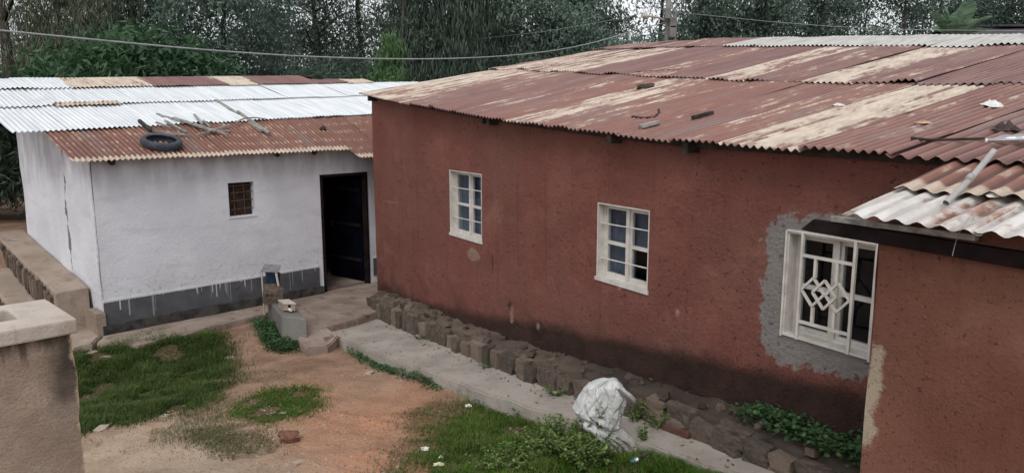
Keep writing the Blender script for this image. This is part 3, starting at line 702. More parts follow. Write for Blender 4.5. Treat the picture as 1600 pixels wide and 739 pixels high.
M['fill'] = concrete('earth_and_mortar', (.095, .072, .057), (.19, .145, .113), (.035, .028, .023), .95)
fm = M['fill'].node_tree; fb = fm.nodes['Principled BSDF']; src = fb.inputs['Base Color'].links[0].from_socket
uvn = fm.nodes.new('ShaderNodeUVMap'); sx_ = fm.nodes.new('ShaderNodeSeparateXYZ'); fm.links.new(uvn.outputs[0], sx_.inputs[0])
rg_ = fm.nodes.new('ShaderNodeMapRange'); fm.links.new(sx_.outputs[0], rg_.inputs[0])
for k_, v_ in ((1, 1.5), (2, 5.), (3, .38), (4, .85)): rg_.inputs[k_].default_value = v_
mu = fm.nodes.new('ShaderNodeMix'); mu.data_type = 'RGBA'; mu.blend_type = 'MULTIPLY'; mu.inputs[0].default_value = 1      # the ledge is damper towards the annex
fm.links.new(src, mu.inputs[6]); fm.links.new(rg_.outputs[0], mu.inputs[7]); fm.links.new(mu.outputs[2], fb.inputs['Base Color'])
led = m.build('stone_ledge', M['fill'], red, smooth=True)
s = 8.32; kk = 0
while s > -3.6:
    wide = R.choice([.13, .16, .19, .22, .26]) * (1.25 if s < 1.3 else 1); c = s - wide / 2; pzv = float(path_z(c)) - .03; top = LT(c) + R.uniform(-.075, -.005)
    if R.random() < .10 and s < 8: s -= wide * .8; continue
    if s < 1.2 and R.random() < .5:                          # two courses of squarer stones near the annex
        h = (top - pzv) / 2
        for q in (0, 1): put_stone(led, PR(c + R.uniform(-.03, .03), -.33 + .04 * q + R.uniform(-.02, .02), pzv + h * (q + .5)), ANG + R.uniform(-.1, .1), (wide * R.uniform(1.0, 1.1), .18, h * 1.08), me=R.choice(SLAB))
    else:
        put_stone(led, PR(c, -.325 + R.uniform(-.018, .018), (top + pzv) / 2), ANG + R.uniform(-.12, .12), (wide * 1.0, R.uniform(.15, .22), (top - pzv) * R.uniform(.96, 1.08)), (R.uniform(-.08, .05), R.uniform(-.07, .07)), me=R.choice(SLAB))
    s -= wide + R.choice([.012, .025, .04, .075]); kk += 1
for i in range(60):                                          # rubble lying on the ledge
    c = R.uniform(-.8, 8); put_stone(led, PR(c, R.uniform(-.29, -.04), LT(c) + .01 + R.uniform(0, .02)), R.uniform(0, 3), (R.uniform(.05, .13), R.uniform(.04, .09), R.uniform(.03, .07)), (R.uniform(-.4, .4), R.uniform(-.4, .4)))

# ------------------------------------------------------------------ annex at the right
anx = thing('red_annex', PR(-2.5, ANX, .9), 'small red plastered annex at the right edge under low corrugated sheets', 'annex')
us = list(np.arange(-5.5, -1.45, .1)) + [-1.43, -1.40, -1.372]; zs = list(np.arange(0, 2.5, .1))
wall_grid(anx, 'wall', lambda a, d, z: PR(a, ANX + d, z), us, zs, lambda s: annex_roof_z(s, ANX) - .02, [], M['annex'], lambda s, z: (s, z - .8), .022, 33.)
m = MB()
for z in np.arange(0, 2.7, .1):                              # its end wall, back to the red house
    zt = min(z + .1, annex_roof_z(-1.37, -.5)); 
    for o0, o1 in ((ANX, -.5), (-.5, 0)): 
        j0 = .02 * float(fbm(z * 4, 8.2, 2)); j1 = .02 * float(fbm((z + .1) * 4, 8.2, 2))
        m.quad(PR(-1.37 + (j0 if o0 == ANX else 0), o0, z), PR(-1.37, o1, z), PR(-1.37, o1, zt), PR(-1.37 + (j1 if o0 == ANX else 0), o0, zt), [(9, z), (9.5, z), (9.5, z + .1), (9, z + .1)])
m.build('end_wall', M['annex'], anx)
m = MB(); P = [(-.93, 2.53), (-1.40, 2.535), (-5.5, 2.46)]   # dark plank along the wall head, sticking out to the left
m.hexa([PR(-.90, ANX - .055, 2.505), PR(-5.5, ANX - .055, 2.40), PR(-5.5, ANX - .004, 2.40), PR(-.93, ANX - .004, 2.49), PR(-.98, ANX - .055, 2.575), PR(-5.5, ANX - .055, 2.50), PR(-5.5, ANX - .004, 2.50), PR(-.96, ANX - .004, 2.575)])
m.build('wall_plate', M['beam'], anx)
m = MB(); m.box(PR, -1.9, -1.1, ANX - .06, ANX - .02, 2.58, 2.61); m.build('batten', M['wood'], anx)
def SA(s, o): return PR(s, o, annex_roof_z(s, o))
s = -1.27
for k in range(6):
    wd = .115 * 6
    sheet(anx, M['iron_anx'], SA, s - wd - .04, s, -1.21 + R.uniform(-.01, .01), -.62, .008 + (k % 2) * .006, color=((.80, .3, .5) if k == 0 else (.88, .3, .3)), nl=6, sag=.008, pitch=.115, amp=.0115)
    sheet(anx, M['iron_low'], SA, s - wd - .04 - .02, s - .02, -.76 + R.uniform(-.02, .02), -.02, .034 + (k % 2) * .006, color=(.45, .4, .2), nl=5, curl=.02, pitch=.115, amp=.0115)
    s -= wd
# ------------------------------------------------------------------ white house
wh = thing('white_house', PW(3, 0, 0), 'whitewashed house with a grey painted skirting and a silver and rust corrugated roof', 'house')
DOOR = (3.80, 4.83, -.35, 2.085); WWIN = (2.045, 2.51, 1.47, 2.06)
def FW(a, d, z): return PW(a, d, z)
us = list(np.arange(0, 9.2, .15)) + [DOOR[0], DOOR[1], WWIN[0], WWIN[1]]; zs = list(np.arange(-.35, 2.3, .15)) + [DOOR[3], WWIN[2], WWIN[3]]
us = [u for u in sorted(set(us)) if not any(0 < abs(u - e) < .05 for e in (*DOOR[:2], *WWIN[:2]))]
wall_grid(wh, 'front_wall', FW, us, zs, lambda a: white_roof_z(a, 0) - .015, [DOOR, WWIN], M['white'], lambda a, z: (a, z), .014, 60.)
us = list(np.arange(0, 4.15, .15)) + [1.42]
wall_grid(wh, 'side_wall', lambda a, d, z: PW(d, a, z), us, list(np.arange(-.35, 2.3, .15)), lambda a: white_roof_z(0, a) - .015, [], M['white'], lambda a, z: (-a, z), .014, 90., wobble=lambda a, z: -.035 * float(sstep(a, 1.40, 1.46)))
m = MB(); m.quad(PW(0, 4.05, -.3), PW(9, 4.05, -.3), PW(9, 4.05, 3.5), PW(0, 4.05, 3.5), [(30, 0), (39, 0), (39, 3), (30, 3)]); m.build('rear_wall', M['white'], wh)
m = MB()                                                     # grey skirting band, 6 mm proud, either side of the door
for a0, a1 in ((-.006, 3.70), (4.9, 9)):
    m = MB(); aa = np.arange(a0, a1, .1)
    for x0, x1 in zip(aa, aa[1:]):
        m.quad(PW(x0, -.02, .02), PW(x1, -.02, .02), PW(x1, -.02, .40 + .012 * float(vnoise(x1 * 3, 1))), PW(x0, -.02, .40 + .012 * float(vnoise(x0 * 3, 1))), [(x0, .02), (x1, .02), (x1, .4), (x0, .4)])
        m.quad(PW(x0, -.02, .40 + .012 * float(vnoise(x0 * 3, 1))), PW(x1, -.02, .40 + .012 * float(vnoise(x1 * 3, 1))), PW(x1, .02, .40), PW(x0, .02, .40), [(x0, .38), (x1, .38), (x1, .4), (x0, .4)])
    m.build('skirting', M['skirt'], wh)
m = MB()
for x0 in np.arange(-.05, 3.6, .2): m.box(PW, x0, x0 + .2, -.075 - .015 * float(vnoise(x0 * 5, 4)), .01, -.3, .015 + .03 * float(vnoise(x0 * 4, 9)))
m.build('base_course', simple('damp_base_stone', (.050, .047, .045), .9, .2, 0, .5, 6, .6), wh)
m = MB()
for x0 in np.arange(-.05, 1.3, .15): m.box(PW, -.13 - .02 * float(vnoise(x0 * 6, 2)), .0, x0, x0 + .15, -.3, .20 + .06 * float(vnoise(x0 * 4, 5)))
m.build('side_base_course', M['bench'], wh)
# door: dark frame and leaf
m = MB(); a0, a1, _, z1 = DOOR
m.box(PW, a0 - .01, a0 + .045, -.012, .12, -.3, z1 + .005); m.box(PW, a1 - .05, a1 + .0, -.012, .12, -.3, z1 + .005); m.box(PW, a0 + .045, a1 - .05, -.012, .12, z1 - .045, z1 + .005)
door = m.build('door', M['beam'], wh)
M['dimroom'] = simple('dim_blue_room', (.020, .021, .027), .95, .05, 0, .5, 2, .2)  # indoor gloom is put into the near-black wall colour
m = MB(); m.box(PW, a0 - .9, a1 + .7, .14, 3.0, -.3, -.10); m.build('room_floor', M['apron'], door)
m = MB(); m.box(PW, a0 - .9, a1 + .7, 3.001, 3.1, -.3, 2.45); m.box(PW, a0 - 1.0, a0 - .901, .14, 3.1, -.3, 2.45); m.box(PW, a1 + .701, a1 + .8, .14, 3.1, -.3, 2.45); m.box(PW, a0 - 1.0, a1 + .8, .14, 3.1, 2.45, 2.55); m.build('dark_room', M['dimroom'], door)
lf = lambda a, b, z: PW(a1 - .052 + b * .08 - a * .0, .13 + a, z) - WW * (a * .14)
m = MB(); m.box(lf, 0, .93, -.35, .0, -.08, z1 - .06); m.build('door_leaf', M['door'], door)
for zz in (.3, 1.0, 1.7): m = MB(); m.box(lf, .03, .9, -.66, -.351, zz, zz + .06); m.build('leaf_brace', M['beam'], door)
m = MB(); m.tube([lf(.82, -.36, .95), lf(.82, -.9, .97), lf(.82, -.9, 1.06), lf(.82, -.36, 1.08)], .008, 6); m.build('handle', M['rustbar'], door)
# small window with shutter and rusty bars
m = MB(); a0, a1, z0, z1 = WWIN
m.box(PW, a0, a0 + .006, .0, .14, z0, z1); m.box(PW, a1 - .006, a1, .0, .14, z0, z1); m.box(PW, a0 + .006, a1 - .006, .0, .14, z1 - .008, z1); m.box(PW, a0 - .02, a1 + .02, -.012, .14, z0 - .02, z0 + .01)
ww = m.build('window', M['white'], wh)
for i in range(3):
    m = MB(); b0 = a0 + .008 + i * .150; m.box(PW, b0, b0 + .146, .11, .13, z0 + .012, z1 - .01); m.build('shutter_board', M['shutter'], ww)
for fz in (.2, .45, .68, .88):
    m = MB(); m.tube([PW(a0 + .0, .055, z0 + fz * (z1 - z0)), PW(a1, .055, z0 + fz * (z1 - z0) + .012)], .008, 6); m.build('window_bar', M['rustbar'], ww)
for fx in (.28, .66):
    m = MB(); x = a0 + fx * (a1 - a0); m.tube([PW(x, .07, z0 + .01), PW(x, .07, z1 - .03)], .008, 6); m.build('window_bar', M['rustbar'], ww)
# roof: mottled rusty row at the eave, three rows of silver and rusty sheets above
def SWf(a, b): return PW(a, b, white_roof_z(a, b))
a = -.30; k = 0
while a < 8.5:
    wd = PITCHW * 10
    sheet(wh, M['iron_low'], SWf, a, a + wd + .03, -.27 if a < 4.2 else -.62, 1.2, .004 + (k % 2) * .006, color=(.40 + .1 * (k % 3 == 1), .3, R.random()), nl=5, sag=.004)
    a += wd; k += 1
for (b0, b1, lf, lo, kinds) in ((1.06, 2.72, .035, -.72, 'zzzzzzzzzzzz'), (2.60, 3.98, .06, -.66, 'zzzzzzzzzzzzz'), (3.86, 5.1, .085, -.62, 'zzpprrprrrprrr')):
    a = lo; k = 0
    while a < 8.6:
        wd = PITCHW * 10; kd = kinds[min(k, len(kinds) - 1)]
        if b1 > 5 and a > 7.4: break
        b1_ = b1 if (b1 < 5 or a < 6.2) else 4.35
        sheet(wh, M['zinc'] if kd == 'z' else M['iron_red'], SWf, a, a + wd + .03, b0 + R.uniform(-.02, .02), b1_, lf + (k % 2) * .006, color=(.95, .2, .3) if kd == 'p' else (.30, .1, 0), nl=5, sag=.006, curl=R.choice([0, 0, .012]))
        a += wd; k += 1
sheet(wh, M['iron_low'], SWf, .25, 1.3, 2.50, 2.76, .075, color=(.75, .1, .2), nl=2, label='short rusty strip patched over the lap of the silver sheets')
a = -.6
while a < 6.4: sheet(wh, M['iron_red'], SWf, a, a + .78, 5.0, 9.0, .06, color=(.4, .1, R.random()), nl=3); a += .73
for aw in (.25, 2.9, 3.62):
    m = MB(); m.tube([PW(aw, -.16, white_roof_z(aw, -.16) - .075), PW(aw, .3, white_roof_z(aw, .3) - .06)], .045, 8); m.build('rafter', M['wood_d'], wh)

# ------------------------------------------------------------------ stepped masonry bench along the side of the white house
bn = thing('masonry_bench', PW(-.3, 2, 0), 'stepped stone bench with smooth cement tops running back along the white side wall', 'bench')
def strip(parent, name, mat, w0f, w1f, ms, ztf, zb, lab=None):
    m = MB(); n = len(ms)
    for mm in ms:
        w0, w1, zt = w0f(mm), w1f(mm), ztf(mm)
        for (w_, z_) in ((w0, zb), (w0, zt - .02), (w0 + .02, zt), (w1, zt + .01), (w1, zb)): m.vert(PW(w_, mm, z_))
    for i in range(n - 1):
        for k in range(4): m.f.append([i * 5 + k, i * 5 + k + 1, i * 5 + k + 6, i * 5 + k + 5])
    m.f.append([0, 1, 2, 3, 4]); m.f.append([(n - 1) * 5 + i for i in (4, 3, 2, 1, 0)])
    return m.build(name, mat, parent, bevel=.012)
ms = np.linspace(.52, 4.35, 14)
top_b = lambda q: .52 + .13 * (q - .5)
strip(bn, 'seat', M['bench'], lambda q: -.50 + .03 * float(vnoise(q * 2, 3)), lambda q: -.045, ms, top_b, -.3)
ms = np.linspace(.9, 3.4, 10)
strip(bn, 'lower_step', M['bench'], lambda q: -.92 + .03 * float(vnoise(q * 2, 7)), lambda q: -.515, ms, lambda q: .02 + .19 * (q - .6), -.3)
WANG = math.atan2(WM[1], WM[0])
for i in range(22):
    q = .75 + i * .165; zt = top_b(q) - .05; zl = .02 + .19 * (min(q, 3.4) - .6) if q < 3.4 else .6
    put_stone(bn, PW(-.52 + R.uniform(-.012, .012), q, (zt + zl) / 2), WANG + R.uniform(-.1, .1), (R.uniform(.12, .18), .09, (zt - zl) * R.uniform(.7, 1.05)), (R.uniform(-.08, .08), R.uniform(-.2, .2)))
for i in range(13):
    q = .95 + i * .19; zt = .02 + .19 * (q - .6) - .05
    put_stone(bn, PW(-.93 + R.uniform(-.015, .015), q, zt - .14), WANG + R.uniform(-.1, .1), (R.uniform(.14, .2), .09, R.uniform(.24, .34)), (0, R.uniform(-.2, .2)))

# ------------------------------------------------------------------ hollow masonry pier at the near left
pr_ = PW(0, 0, 0); PC = onz(120, 498, 2.0)                   # outer corner of its coping
def PP(a, b, z): return PC + WW * a + WM * b + np.array([0, 0, z - 2.0])
pier = thing('masonry_pier', PP(-.5, .35, 0), 'hollow roughcast pier with a broad cement coping at the near left', 'pier')
M['pier'] = red_plaster('brown_roughcast', [], False, (.155, .115, .088), (.21, .16, .125))
g = NT('stained_roughcast', .92, .15); uv = g.uv(); u, v, _ = g.sep(uv); p = g.comb(u, v, 0.)
c = g.mix(g.mr(g.noise(p, 2.5, 5), .3, .7), (.30, .225, .175), (.42, .33, .26)); f = g.noise(p, 62, 5, .75)
c = g.mix(g.mr(f, .4, .75, 0, .5), c, (.09, .065, .05))
st = g.mul(g.mr(g.add(v, g.mul(g.noise(g.vmul(p, (5, .8, 1)), 2, 4), .9)), 2.2, 2.42), 1.); stc = g.mul(g.mr(g.add(u, g.mul(g.sub(g.noise(p, 3, 4), .5), .16)), -.24, -.08), g.mr(g.add(v, g.mul(g.sub(g.noise(p, 3, 4), .5), .5)), 1.15, 1.75))
c = g.mix(g.mul(g.math('MAXIMUM', st, stc), .85), c, (.030, .026, .023))
ed = g.mr(g.add(u, g.mul(g.sub(g.noise(g.vmul(p, (1, 1, 1)), 7, 5), .5), .13)), -.05, -.02)
c = g.mix(g.mul(ed, .85), c, (.48, .36, .25)); g.col(c); g.bump(g.add(f, g.mul(g.noise(p, 18, 4), .6)), .8, .018); M['pier'] = g.m
m = MB(); aa = list(np.arange(-1.1, -.04, .06)) + [-.03]; zz = list(np.arange(0, 1.92, .06)) + [1.915]; id_ = {}
for i, x in enumerate(aa):
    for j, z in enumerate(zz):
        ex = (.03 * float(fbm(z * 6, 3.1, 3)) if i == len(aa) - 1 else 0)
        id_[i, j] = m.vert(PP(x + ex, .03 + .016 * float(fbm(x * 5, z * 5, 3)), z), (x, z))
for i in range(len(aa) - 1):
    for j in range(len(zz) - 1): m.f.append([id_[i, j], id_[i + 1, j], id_[i + 1, j + 1], id_[i, j + 1]])
for j in range(len(zz) - 1):                                 # flank and the other outer faces
    a_ = m.v[id_[len(aa) - 1, j]]; b_ = m.v[id_[len(aa) - 1, j + 1]]
    m.quad(a_, PP(-.03, .65, zz[j]), PP(-.03, .65, zz[j + 1]), b_, [(-.02, zz[j]), (-.6, zz[j]), (-.6, zz[j + 1]), (-.02, zz[j + 1])])
m.quad(PP(-.03, .65, 0), PP(-1.1, .65, 0), PP(-1.1, .65, 1.915), PP(-.03, .65, 1.915), [(-.6, 0), (-1.4, 0), (-1.4, 1.9), (-.6, 1.9)])
m.quad(PP(-1.1, .65, 0), PP(-1.1, .03, 0), PP(-1.1, .03, 1.915), PP(-1.1, .65, 1.915), [(-1, 0), (-1.5, 0), (-1.5, 1.9), (-1, 1.9)])
ha0, ha1, hb0, hb1 = -.85, -.245, .25, .55
hp = [(ha1, hb0), (ha0, hb0), (ha0, hb1), (ha1, hb1)]
for (x0, y0), (x1, y1) in zip(hp, hp[1:] + hp[:1]): m.quad(PP(x0, y0, .9), PP(x1, y1, .9), PP(x1, y1, 1.915), PP(x0, y0, 1.915), [(-.9, .2), (-1.2, .2), (-1.2, 1.), (-.9, 1.)])
m.quad(*[PP(x, y, .9) for x, y in hp], [(-.9, .2), (-1.2, .2), (-1.2, .4), (-.9, .4)])
m.build('wall', M['pier'], pier)
m = MB(); oo = [(0, 0), (0, .68), (-1.13, .68), (-1.13, 0)]; hh = [(ha1, hb0), (ha1, hb1), (ha0, hb1), (ha0, hb0)]
for z in (1.912, 2.0):
    for q in oo + hh: m.vert(PP(*q, z + (.004 * R.uniform(-1, 1) if z > 1.95 else 0)))
for i in range(4):
    j = (i + 1) % 4
    m.f += [[8 + i, 8 + j, 12 + j, 12 + i], [i, j, 8 + j, 8 + i], [4 + j, 4 + i, 12 + i, 12 + j], [j, i, 4 + i, 4 + j]]
m.build('coping', M['coping'], pier, bevel=.012)

# ------------------------------------------------------------------ tap stand in the yard
P0 = onz(442, 537, -.27); P1 = onz(481, 541, -.27)
dx = (P1 - P0); bw = np.linalg.norm(dx); dx /= bw; dy = np.array([-dx[1], dx[0], 0]); dy = RU * .9 + dy * .1; dy /= np.linalg.norm(dy)
def PB(a, b, z): return P0 + dx * a + dy * b + np.array([0, 0, z + .27])
m = MB(); m.hexa([PB(0, 0, -.45), PB(bw, 0, -.45), PB(bw, 1.2, -.45), PB(-.02, 1.2, -.45), PB(.01, .01, .155), PB(bw - .005, .01, .155), PB(bw, 1.18, .16), PB(-.0, 1.18, .16)])
tag(m.build('concrete_block', M['block'], bevel=.015), 'grey concrete block standing at the edge of the worn yard slab', 'block')
o = put_stone(None, PB(.05, .98, .285), .4, (.29, .27, .29), (.1, .15), 'boulder', stone_mesh(77, 4, .2)); tag(o, 'rounded brown boulder resting on the back of the grey concrete block', 'stone')
# small broken cement box with a socket
bx = thing('broken_brick', PB(.22, .42, .16), 'small broken cement brick with a socket lying on the concrete block', 'brick')
def PBX(a, b, z): return PB(.12 + a * .96 - b * .2, .33 + b * .97 + a * .2, .162 + z)
m = MB(); 
m.box(PBX, 0, .22, .06, .24, 0, .022); m.box(PBX, 0, .022, .0, .24, .0225, .12); m.box(PBX, .198, .22, .0, .24, .0225, .12); m.box(PBX, .0225, .1975, .218, .24, .0225, .12)
m.box(PBX, .0225, .085, .0, .02, .0225, .118); m.box(PBX, .14, .1975, .0, .02, .0225, .118)
m.build('shell', M['bench'], bx, bevel=.004)
m = MB(); m.hexa([PBX(-.012, -.01, .121), PBX(.23, -.015, .121), PBX(.228, .25, .121), PBX(-.01, .25, .121), PBX(-.008, -.01, .142), PBX(.23, -.015, .15), PBX(.22, .24, .158), PBX(-.01, .25, .14)])
m.build('lid', M['coping'], bx, bevel=.005)
m = MB(); m.tube([PBX(.11, .06, .045), PBX(.115, -.05, .04)], .022, 8); m.build('nozzle', M['litter'], bx)
# propped lid over a blue tub behind the block
ts = thing('tap_shelter', PB(.1, 1.25, -.12), 'grey lid propped on pale posts over a faded blue tub behind the concrete block', 'tap shelter')
m = MB(); m.hexa([PB(-.10, 1.2, .62), PB(.22, 1.2, .62), PB(.36, 1.55, .68), PB(.05, 1.6, .68), PB(-.10, 1.2, .635), PB(.22, 1.2, .635), PB(.36, 1.55, .695), PB(.05, 1.6, .695)]); m.build('lid', M['metal'], ts, bevel=.003)
m = MB(); m.tube([PB(.245, 1.12, .13), PB(.19, 1.23, .63)], .019, 8); m.build('post', M['coping'], ts)
m = MB(); m.tube([PB(-.075, 1.24, -.12), PB(-.085, 1.24, .63)], .014, 8); m.build('post', M['coping'], ts)
m = MB(); n = 20
rr = [(.10, .28), (.125, .30), (.14, .56), (.155, .565), (.155, .58), (.135, .58), (.12, .36)]
for q, (r, z) in enumerate(rr):
    for i in range(n): m.vert(PB(.17 + r * math.cos(2 * math.pi * i / n), 1.46 + r * math.sin(2 * math.pi * i / n), z), (i / n, z))
for q in range(len(rr) - 1):
    for i in range(n): m.f.append([q * n + i, q * n + (i + 1) % n, (q + 1) * n + (i + 1) % n, (q + 1) * n + i])
m.f.append(list(range(n))[::-1]); m.build('tub', M['bluebin'], ts, smooth=True)
m = MB(); m.box(PB, .06, .28, 1.35, 1.57, -.12, .279); m.build('stand', M['block'], ts)

# ------------------------------------------------------------------ white sack
Pb = gpt(972, 713); Pb[2] = max(Pb[2], gz(Pb[0], Pb[1])) - .01
KS = .00117 * 5.9 / 5.9
prof = [(645, 540, 80), (632, 548, 98), (590, 552, 104), (540, 520, 122), (480, 450, 150), (430, 400, 165), (370, 378, 178), (300, 362, 195), (240, 385, 195), (190, 405, 185), (140, 405, 165), (105, 402, 140), (80, 425, 90), (66, 438, 40), (60, 440, 4)]
ys = np.array([q[0] for q in prof], float); cs = np.array([q[1] for q in prof], float); hs = np.array([q[2] for q in prof], float)
m = MB(); nr, nt = 110, 150
FOLD = [(np.array([.86, -.2, .42]), 5.5, .020), (np.array([-.62, .3, .70]), 7.5, .016), (np.array([.95, .1, -.18]), 12., .010), (np.array([.35, -.5, .90]), 11., .009), (np.array([-.8, -.5, .25]), 17., .006)]
rg = np.array([1, 0, 0.]); dp = np.array([0, 1, 0.])
for j in range(nr + 1):
    y = 645 - (645 - 60) * (j / nr) ** .92; c_ = np.interp(-y, -ys, cs); h_ = np.interp(-y, -ys, hs)
    z = (645 - y) * KS
    for i in range(nt):
        th = 2 * math.pi * i / nt; ct, stn = math.cos(th) * 1.08, math.sin(th)
        sq = (abs(ct) ** 3 + abs(stn) ** 3) ** (-1 / 3)                      # sacks are squarish
        q3 = np.array([math.cos(th) * .2, math.sin(th) * .2, z]); wr = 0.
        for nrm, fq, am in FOLD:
            ph = float(nrm @ q3) * fq + .35 * float(vnoise(q3[0] * 9 + fq, q3[2] * 7 + fq)); tr_ = abs(ph - math.floor(ph) - .5) * 2; wr += am * (tr_ ** 1.6 - .45)
        f1 = abs(float(fbm(th * 1.4 + 3.2 * z + 4, z * 1.6 + 2, 2))); f2 = abs(float(fbm(th * 3.1 - 4 * z + 9, z * 4 + 7, 2)))
        wr = wr * .55 - .040 * math.exp(-(f1 / .05) ** 2) - .018 * math.exp(-(f2 / .07) ** 2) + .012 * math.sin(th * 13 + 5 * z) * float(sstep(z, .26, .08)) - .03 * math.exp(-((z - .27 - .05 * math.sin(th * 2)) / .03) ** 2)
        wr *= .8 + .5 * float(sstep(z, .42, .12)); wr += .030 * float(fbm(math.cos(th) * 1.4 + 5, math.sin(th) * 1.4 + z * 3., 2))
        r = h_ * KS * (.90 * min(sq, 1.12)) * (1 if j < nr else 0)
        k = min(1, r / .08)
        p_ = Pb + rg * ((c_ - 540) * KS + (r + wr * k) * ct) + dp * ((r * .72 + wr * k) * stn + .05 * math.sin(z * 4)) + np.array([0, 0, z + .02 * k * float(fbm(th * 1.5, z * 6 + 5, 2))])
        m.vert(p_, (i / nt, j / nr))
for j in range(nr):
    for i in range(nt): m.f.append([j * nt + i, j * nt + (i + 1) % nt, (j + 1) * nt + (i + 1) % nt, (j + 1) * nt + i])
m.f.append(list(range(nt))[::-1])
sk = thing('sack', Pb, 'full white woven plastic sack standing among weeds at the path edge', 'sack')
m.build('body', M['sack'], sk, smooth=True)
def flap(pts, wd):                                           # folded loose cloth at mouth and corner
    m = MB(); n = len(pts)
    for i, (x, y, d) in enumerate(pts):
        p_ = Pb + rg * (x - 540) * KS + dp * d + np.array([0, 0, (645 - y) * KS])
        for k in (-1, -.4, .3, 1): m.vert(p_ + rg * (wd[i] * k) + dp * (-.03 * math.cos(k * 1.6) + .012 * math.sin(i * 2 + k * 3)), (i / n, k))
    for i in range(n - 1):
        for k in range(3): m.f.append([i * 4 + k, i * 4 + k + 1, i * 4 + k + 5, i * 4 + k + 4])
    return m.build('fold', M['sack'], sk, smooth=True)
flap([(490, 85, -.10), (545, 130, -.11), (585, 180, -.08), (600, 225, -.03), (585, 262, .02)], [.03, .045, .042, .035, .015])

# plastic bottle lying by the sack
bt = thing('plastic_bottle', gpt(1006, 725), 'crushed clear plastic bottle with pale blue ends lying in the grass', 'bottle')
Q = gpt(1006, 726); d = np.array([.93, .35, .06])
m = MB(); m.tube([Q + d * x + np.array([0, 0, .04]) for x in (-.10, -.06, -.02, .02, .06, .09)], [.03, .036, .030, .036, .034, .012], 12); m.build('body', glass_mat('bottle_plastic', (.75, .85, .92), .6), bt, smooth=True)
m = MB(); m.tube([Q + d * x + np.array([0, 0, .04]) for x in (-.13, -.101)], .016, 10); m.build('cap', simple('blue_cap', (.12, .30, .55), .5, .4, 0, .1, 5, 0), bt)
# ------------------------------------------------------------------ things lying on the roofs
def put_stick(pts, r, name, mat, label, cat, group=None, f=on_red_roof, lift=.0, n=6):
    P = [f(*q) + np.array([0, 0, r * .7 + .012 + lift]) for q in pts]
    m = MB(); m.tube(P, [r * (1 - .25 * i / len(P)) for i in range(len(P))], n); return tag(m.build(name, mat, smooth=True), label, cat, group)
Q = on_red_roof(1008, 140)
m = MB(); m.hexa([Q + np.array(v_) for v_ in ((-.16, -.1, 0), (.15, -.12, 0), (.17, .1, .0), (-.14, .12, .0), (-.10, -.06, .07), (.13, -.07, .09), (.12, .06, .10), (-.09, .07, .07))])
o = finish('rotten_log', stone_mesh(5, 3, .25), M['darkcloth']); o.location = Q + np.array([0, 0, .03]); o.scale = (.20, .12, .08); o.rotation_euler = (0, -.1, .3); tag(o, 'dark rotten lump lying in the middle of the rusty roof', 'debris')
put_stick([(988, 186), (1004, 188), (1022, 187), (1030, 180), (1029, 174)], .014, 'bent_stick', M['wood_d'], 'thin hooked dark stick on the rusty roof near the eave', 'stick')
def plank_on(f, a, b, wd, ht, name, mat, label, cat, group=None, lift=.01):
    A = f(*a); B = f(*b); m = MB(); z = np.array([0, 0, lift + ht / 2 + .01]); m.bar(A + z, B + z, wd, ht); return tag(m.build(name, mat, bevel=min(.004, ht * .2)), label, cat, group)
plank_on(on_red_roof, (1001, 204), (1028, 197), .07, .035, 'wood_chunk', M['wood'], 'short grey wood chunk on the rusty roof closest to the eave', 'wood')
plank_on(on_red_roof, (1083, 190), (1112, 182), .06, .035, 'bark_piece', M['wood_d'], 'short dark strip of bark lying alone on the rusty roof', 'wood')
put_stick([(992, 117), (1020, 115), (1050, 113), (1062, 113)], .02, 'stick', M['wood_d'], 'dark stick lying across the sheet lap high on the rusty roof', 'stick')
put_stick([(1414, 216), (1450, 208), (1480, 205)], .006, 'twig', M['wood_d'], 'fine twig on the pale sheet of the rusty roof', 'twig') if False else None
put_stick([(1411, 185), (1418, 180), (1435, 177), (1452, 171)], .006, 'twig', M['wood_d'], 'fine forked twig on the pale sheet at the right of the rusty roof', 'twig')
put_stick([(1424, 223), (1452, 226), (1500, 225), (1538, 224)], .012, 'long_branch', M['wood_d'], 'long thin dark branch lying along the eave above the annex', 'branch', lift=.01)
def rag(px, py, sc, name, mat, label, cat, f=on_red_roof, h=.05, seed=1):
    Q = f(px, py); m = MB(); n = 12
    for i in range(n + 1):
        for j in range(n + 1):
            x, y = i / n - .5, j / n - .5; e = max(0, 1 - (x * x + y * y) * 3.6)
            m.vert(Q + np.array([x * sc[0] * (1 + .4 * float(fbm(i * .4 + seed, j * .4, 2))), y * sc[1] * (1 + .4 * float(fbm(i * .4, j * .4 + seed, 2))), .02 + h * e * (.55 + 1.3 * abs(float(fbm(i * .55 + seed * 3, j * .55, 2)))) + y * sc[1] * .16]), (i / n, j / n))
    for i in range(n):
        for j in range(n): a_ = i * (n + 1) + j; m.f.append([a_, a_ + n + 1, a_ + n + 2, a_ + 1])
    return tag(m.build(name, mat, smooth=True), label, cat)
rag(1551, 169, (.12, .20), 'plastic_bag', M['whiteplastic'], 'crumpled white plastic bag on the rusty roof at the right', 'bag', h=.045, seed=2)
rag(1572, 206, (.14, .14), 'dark_rag', M['darkcloth'], 'dark crumpled rag on the roof below the white plastic bag', 'rag', h=.05, seed=5)
rag(1443, 196, (.10, .08), 'dry_leaf', simple('dry_leaf', (.48, .31, .20), .8, .2), 'tan dry leaf on the pale sheets near the eave', 'leaf', h=.015, seed=8)
rag(1311, 168, (.10, .10), 'paper_scrap', M['litter'], 'small white paper scrap in the middle of the right hand roof', 'paper', h=.02, seed=9)
rag(1556, 312, (.10, .06), 'plastic_wrapper', M['litter'], 'flattened pale wrapper on the silver annex sheets beside the pipe', 'wrapper', f=on_annex_roof, h=.03, seed=11)
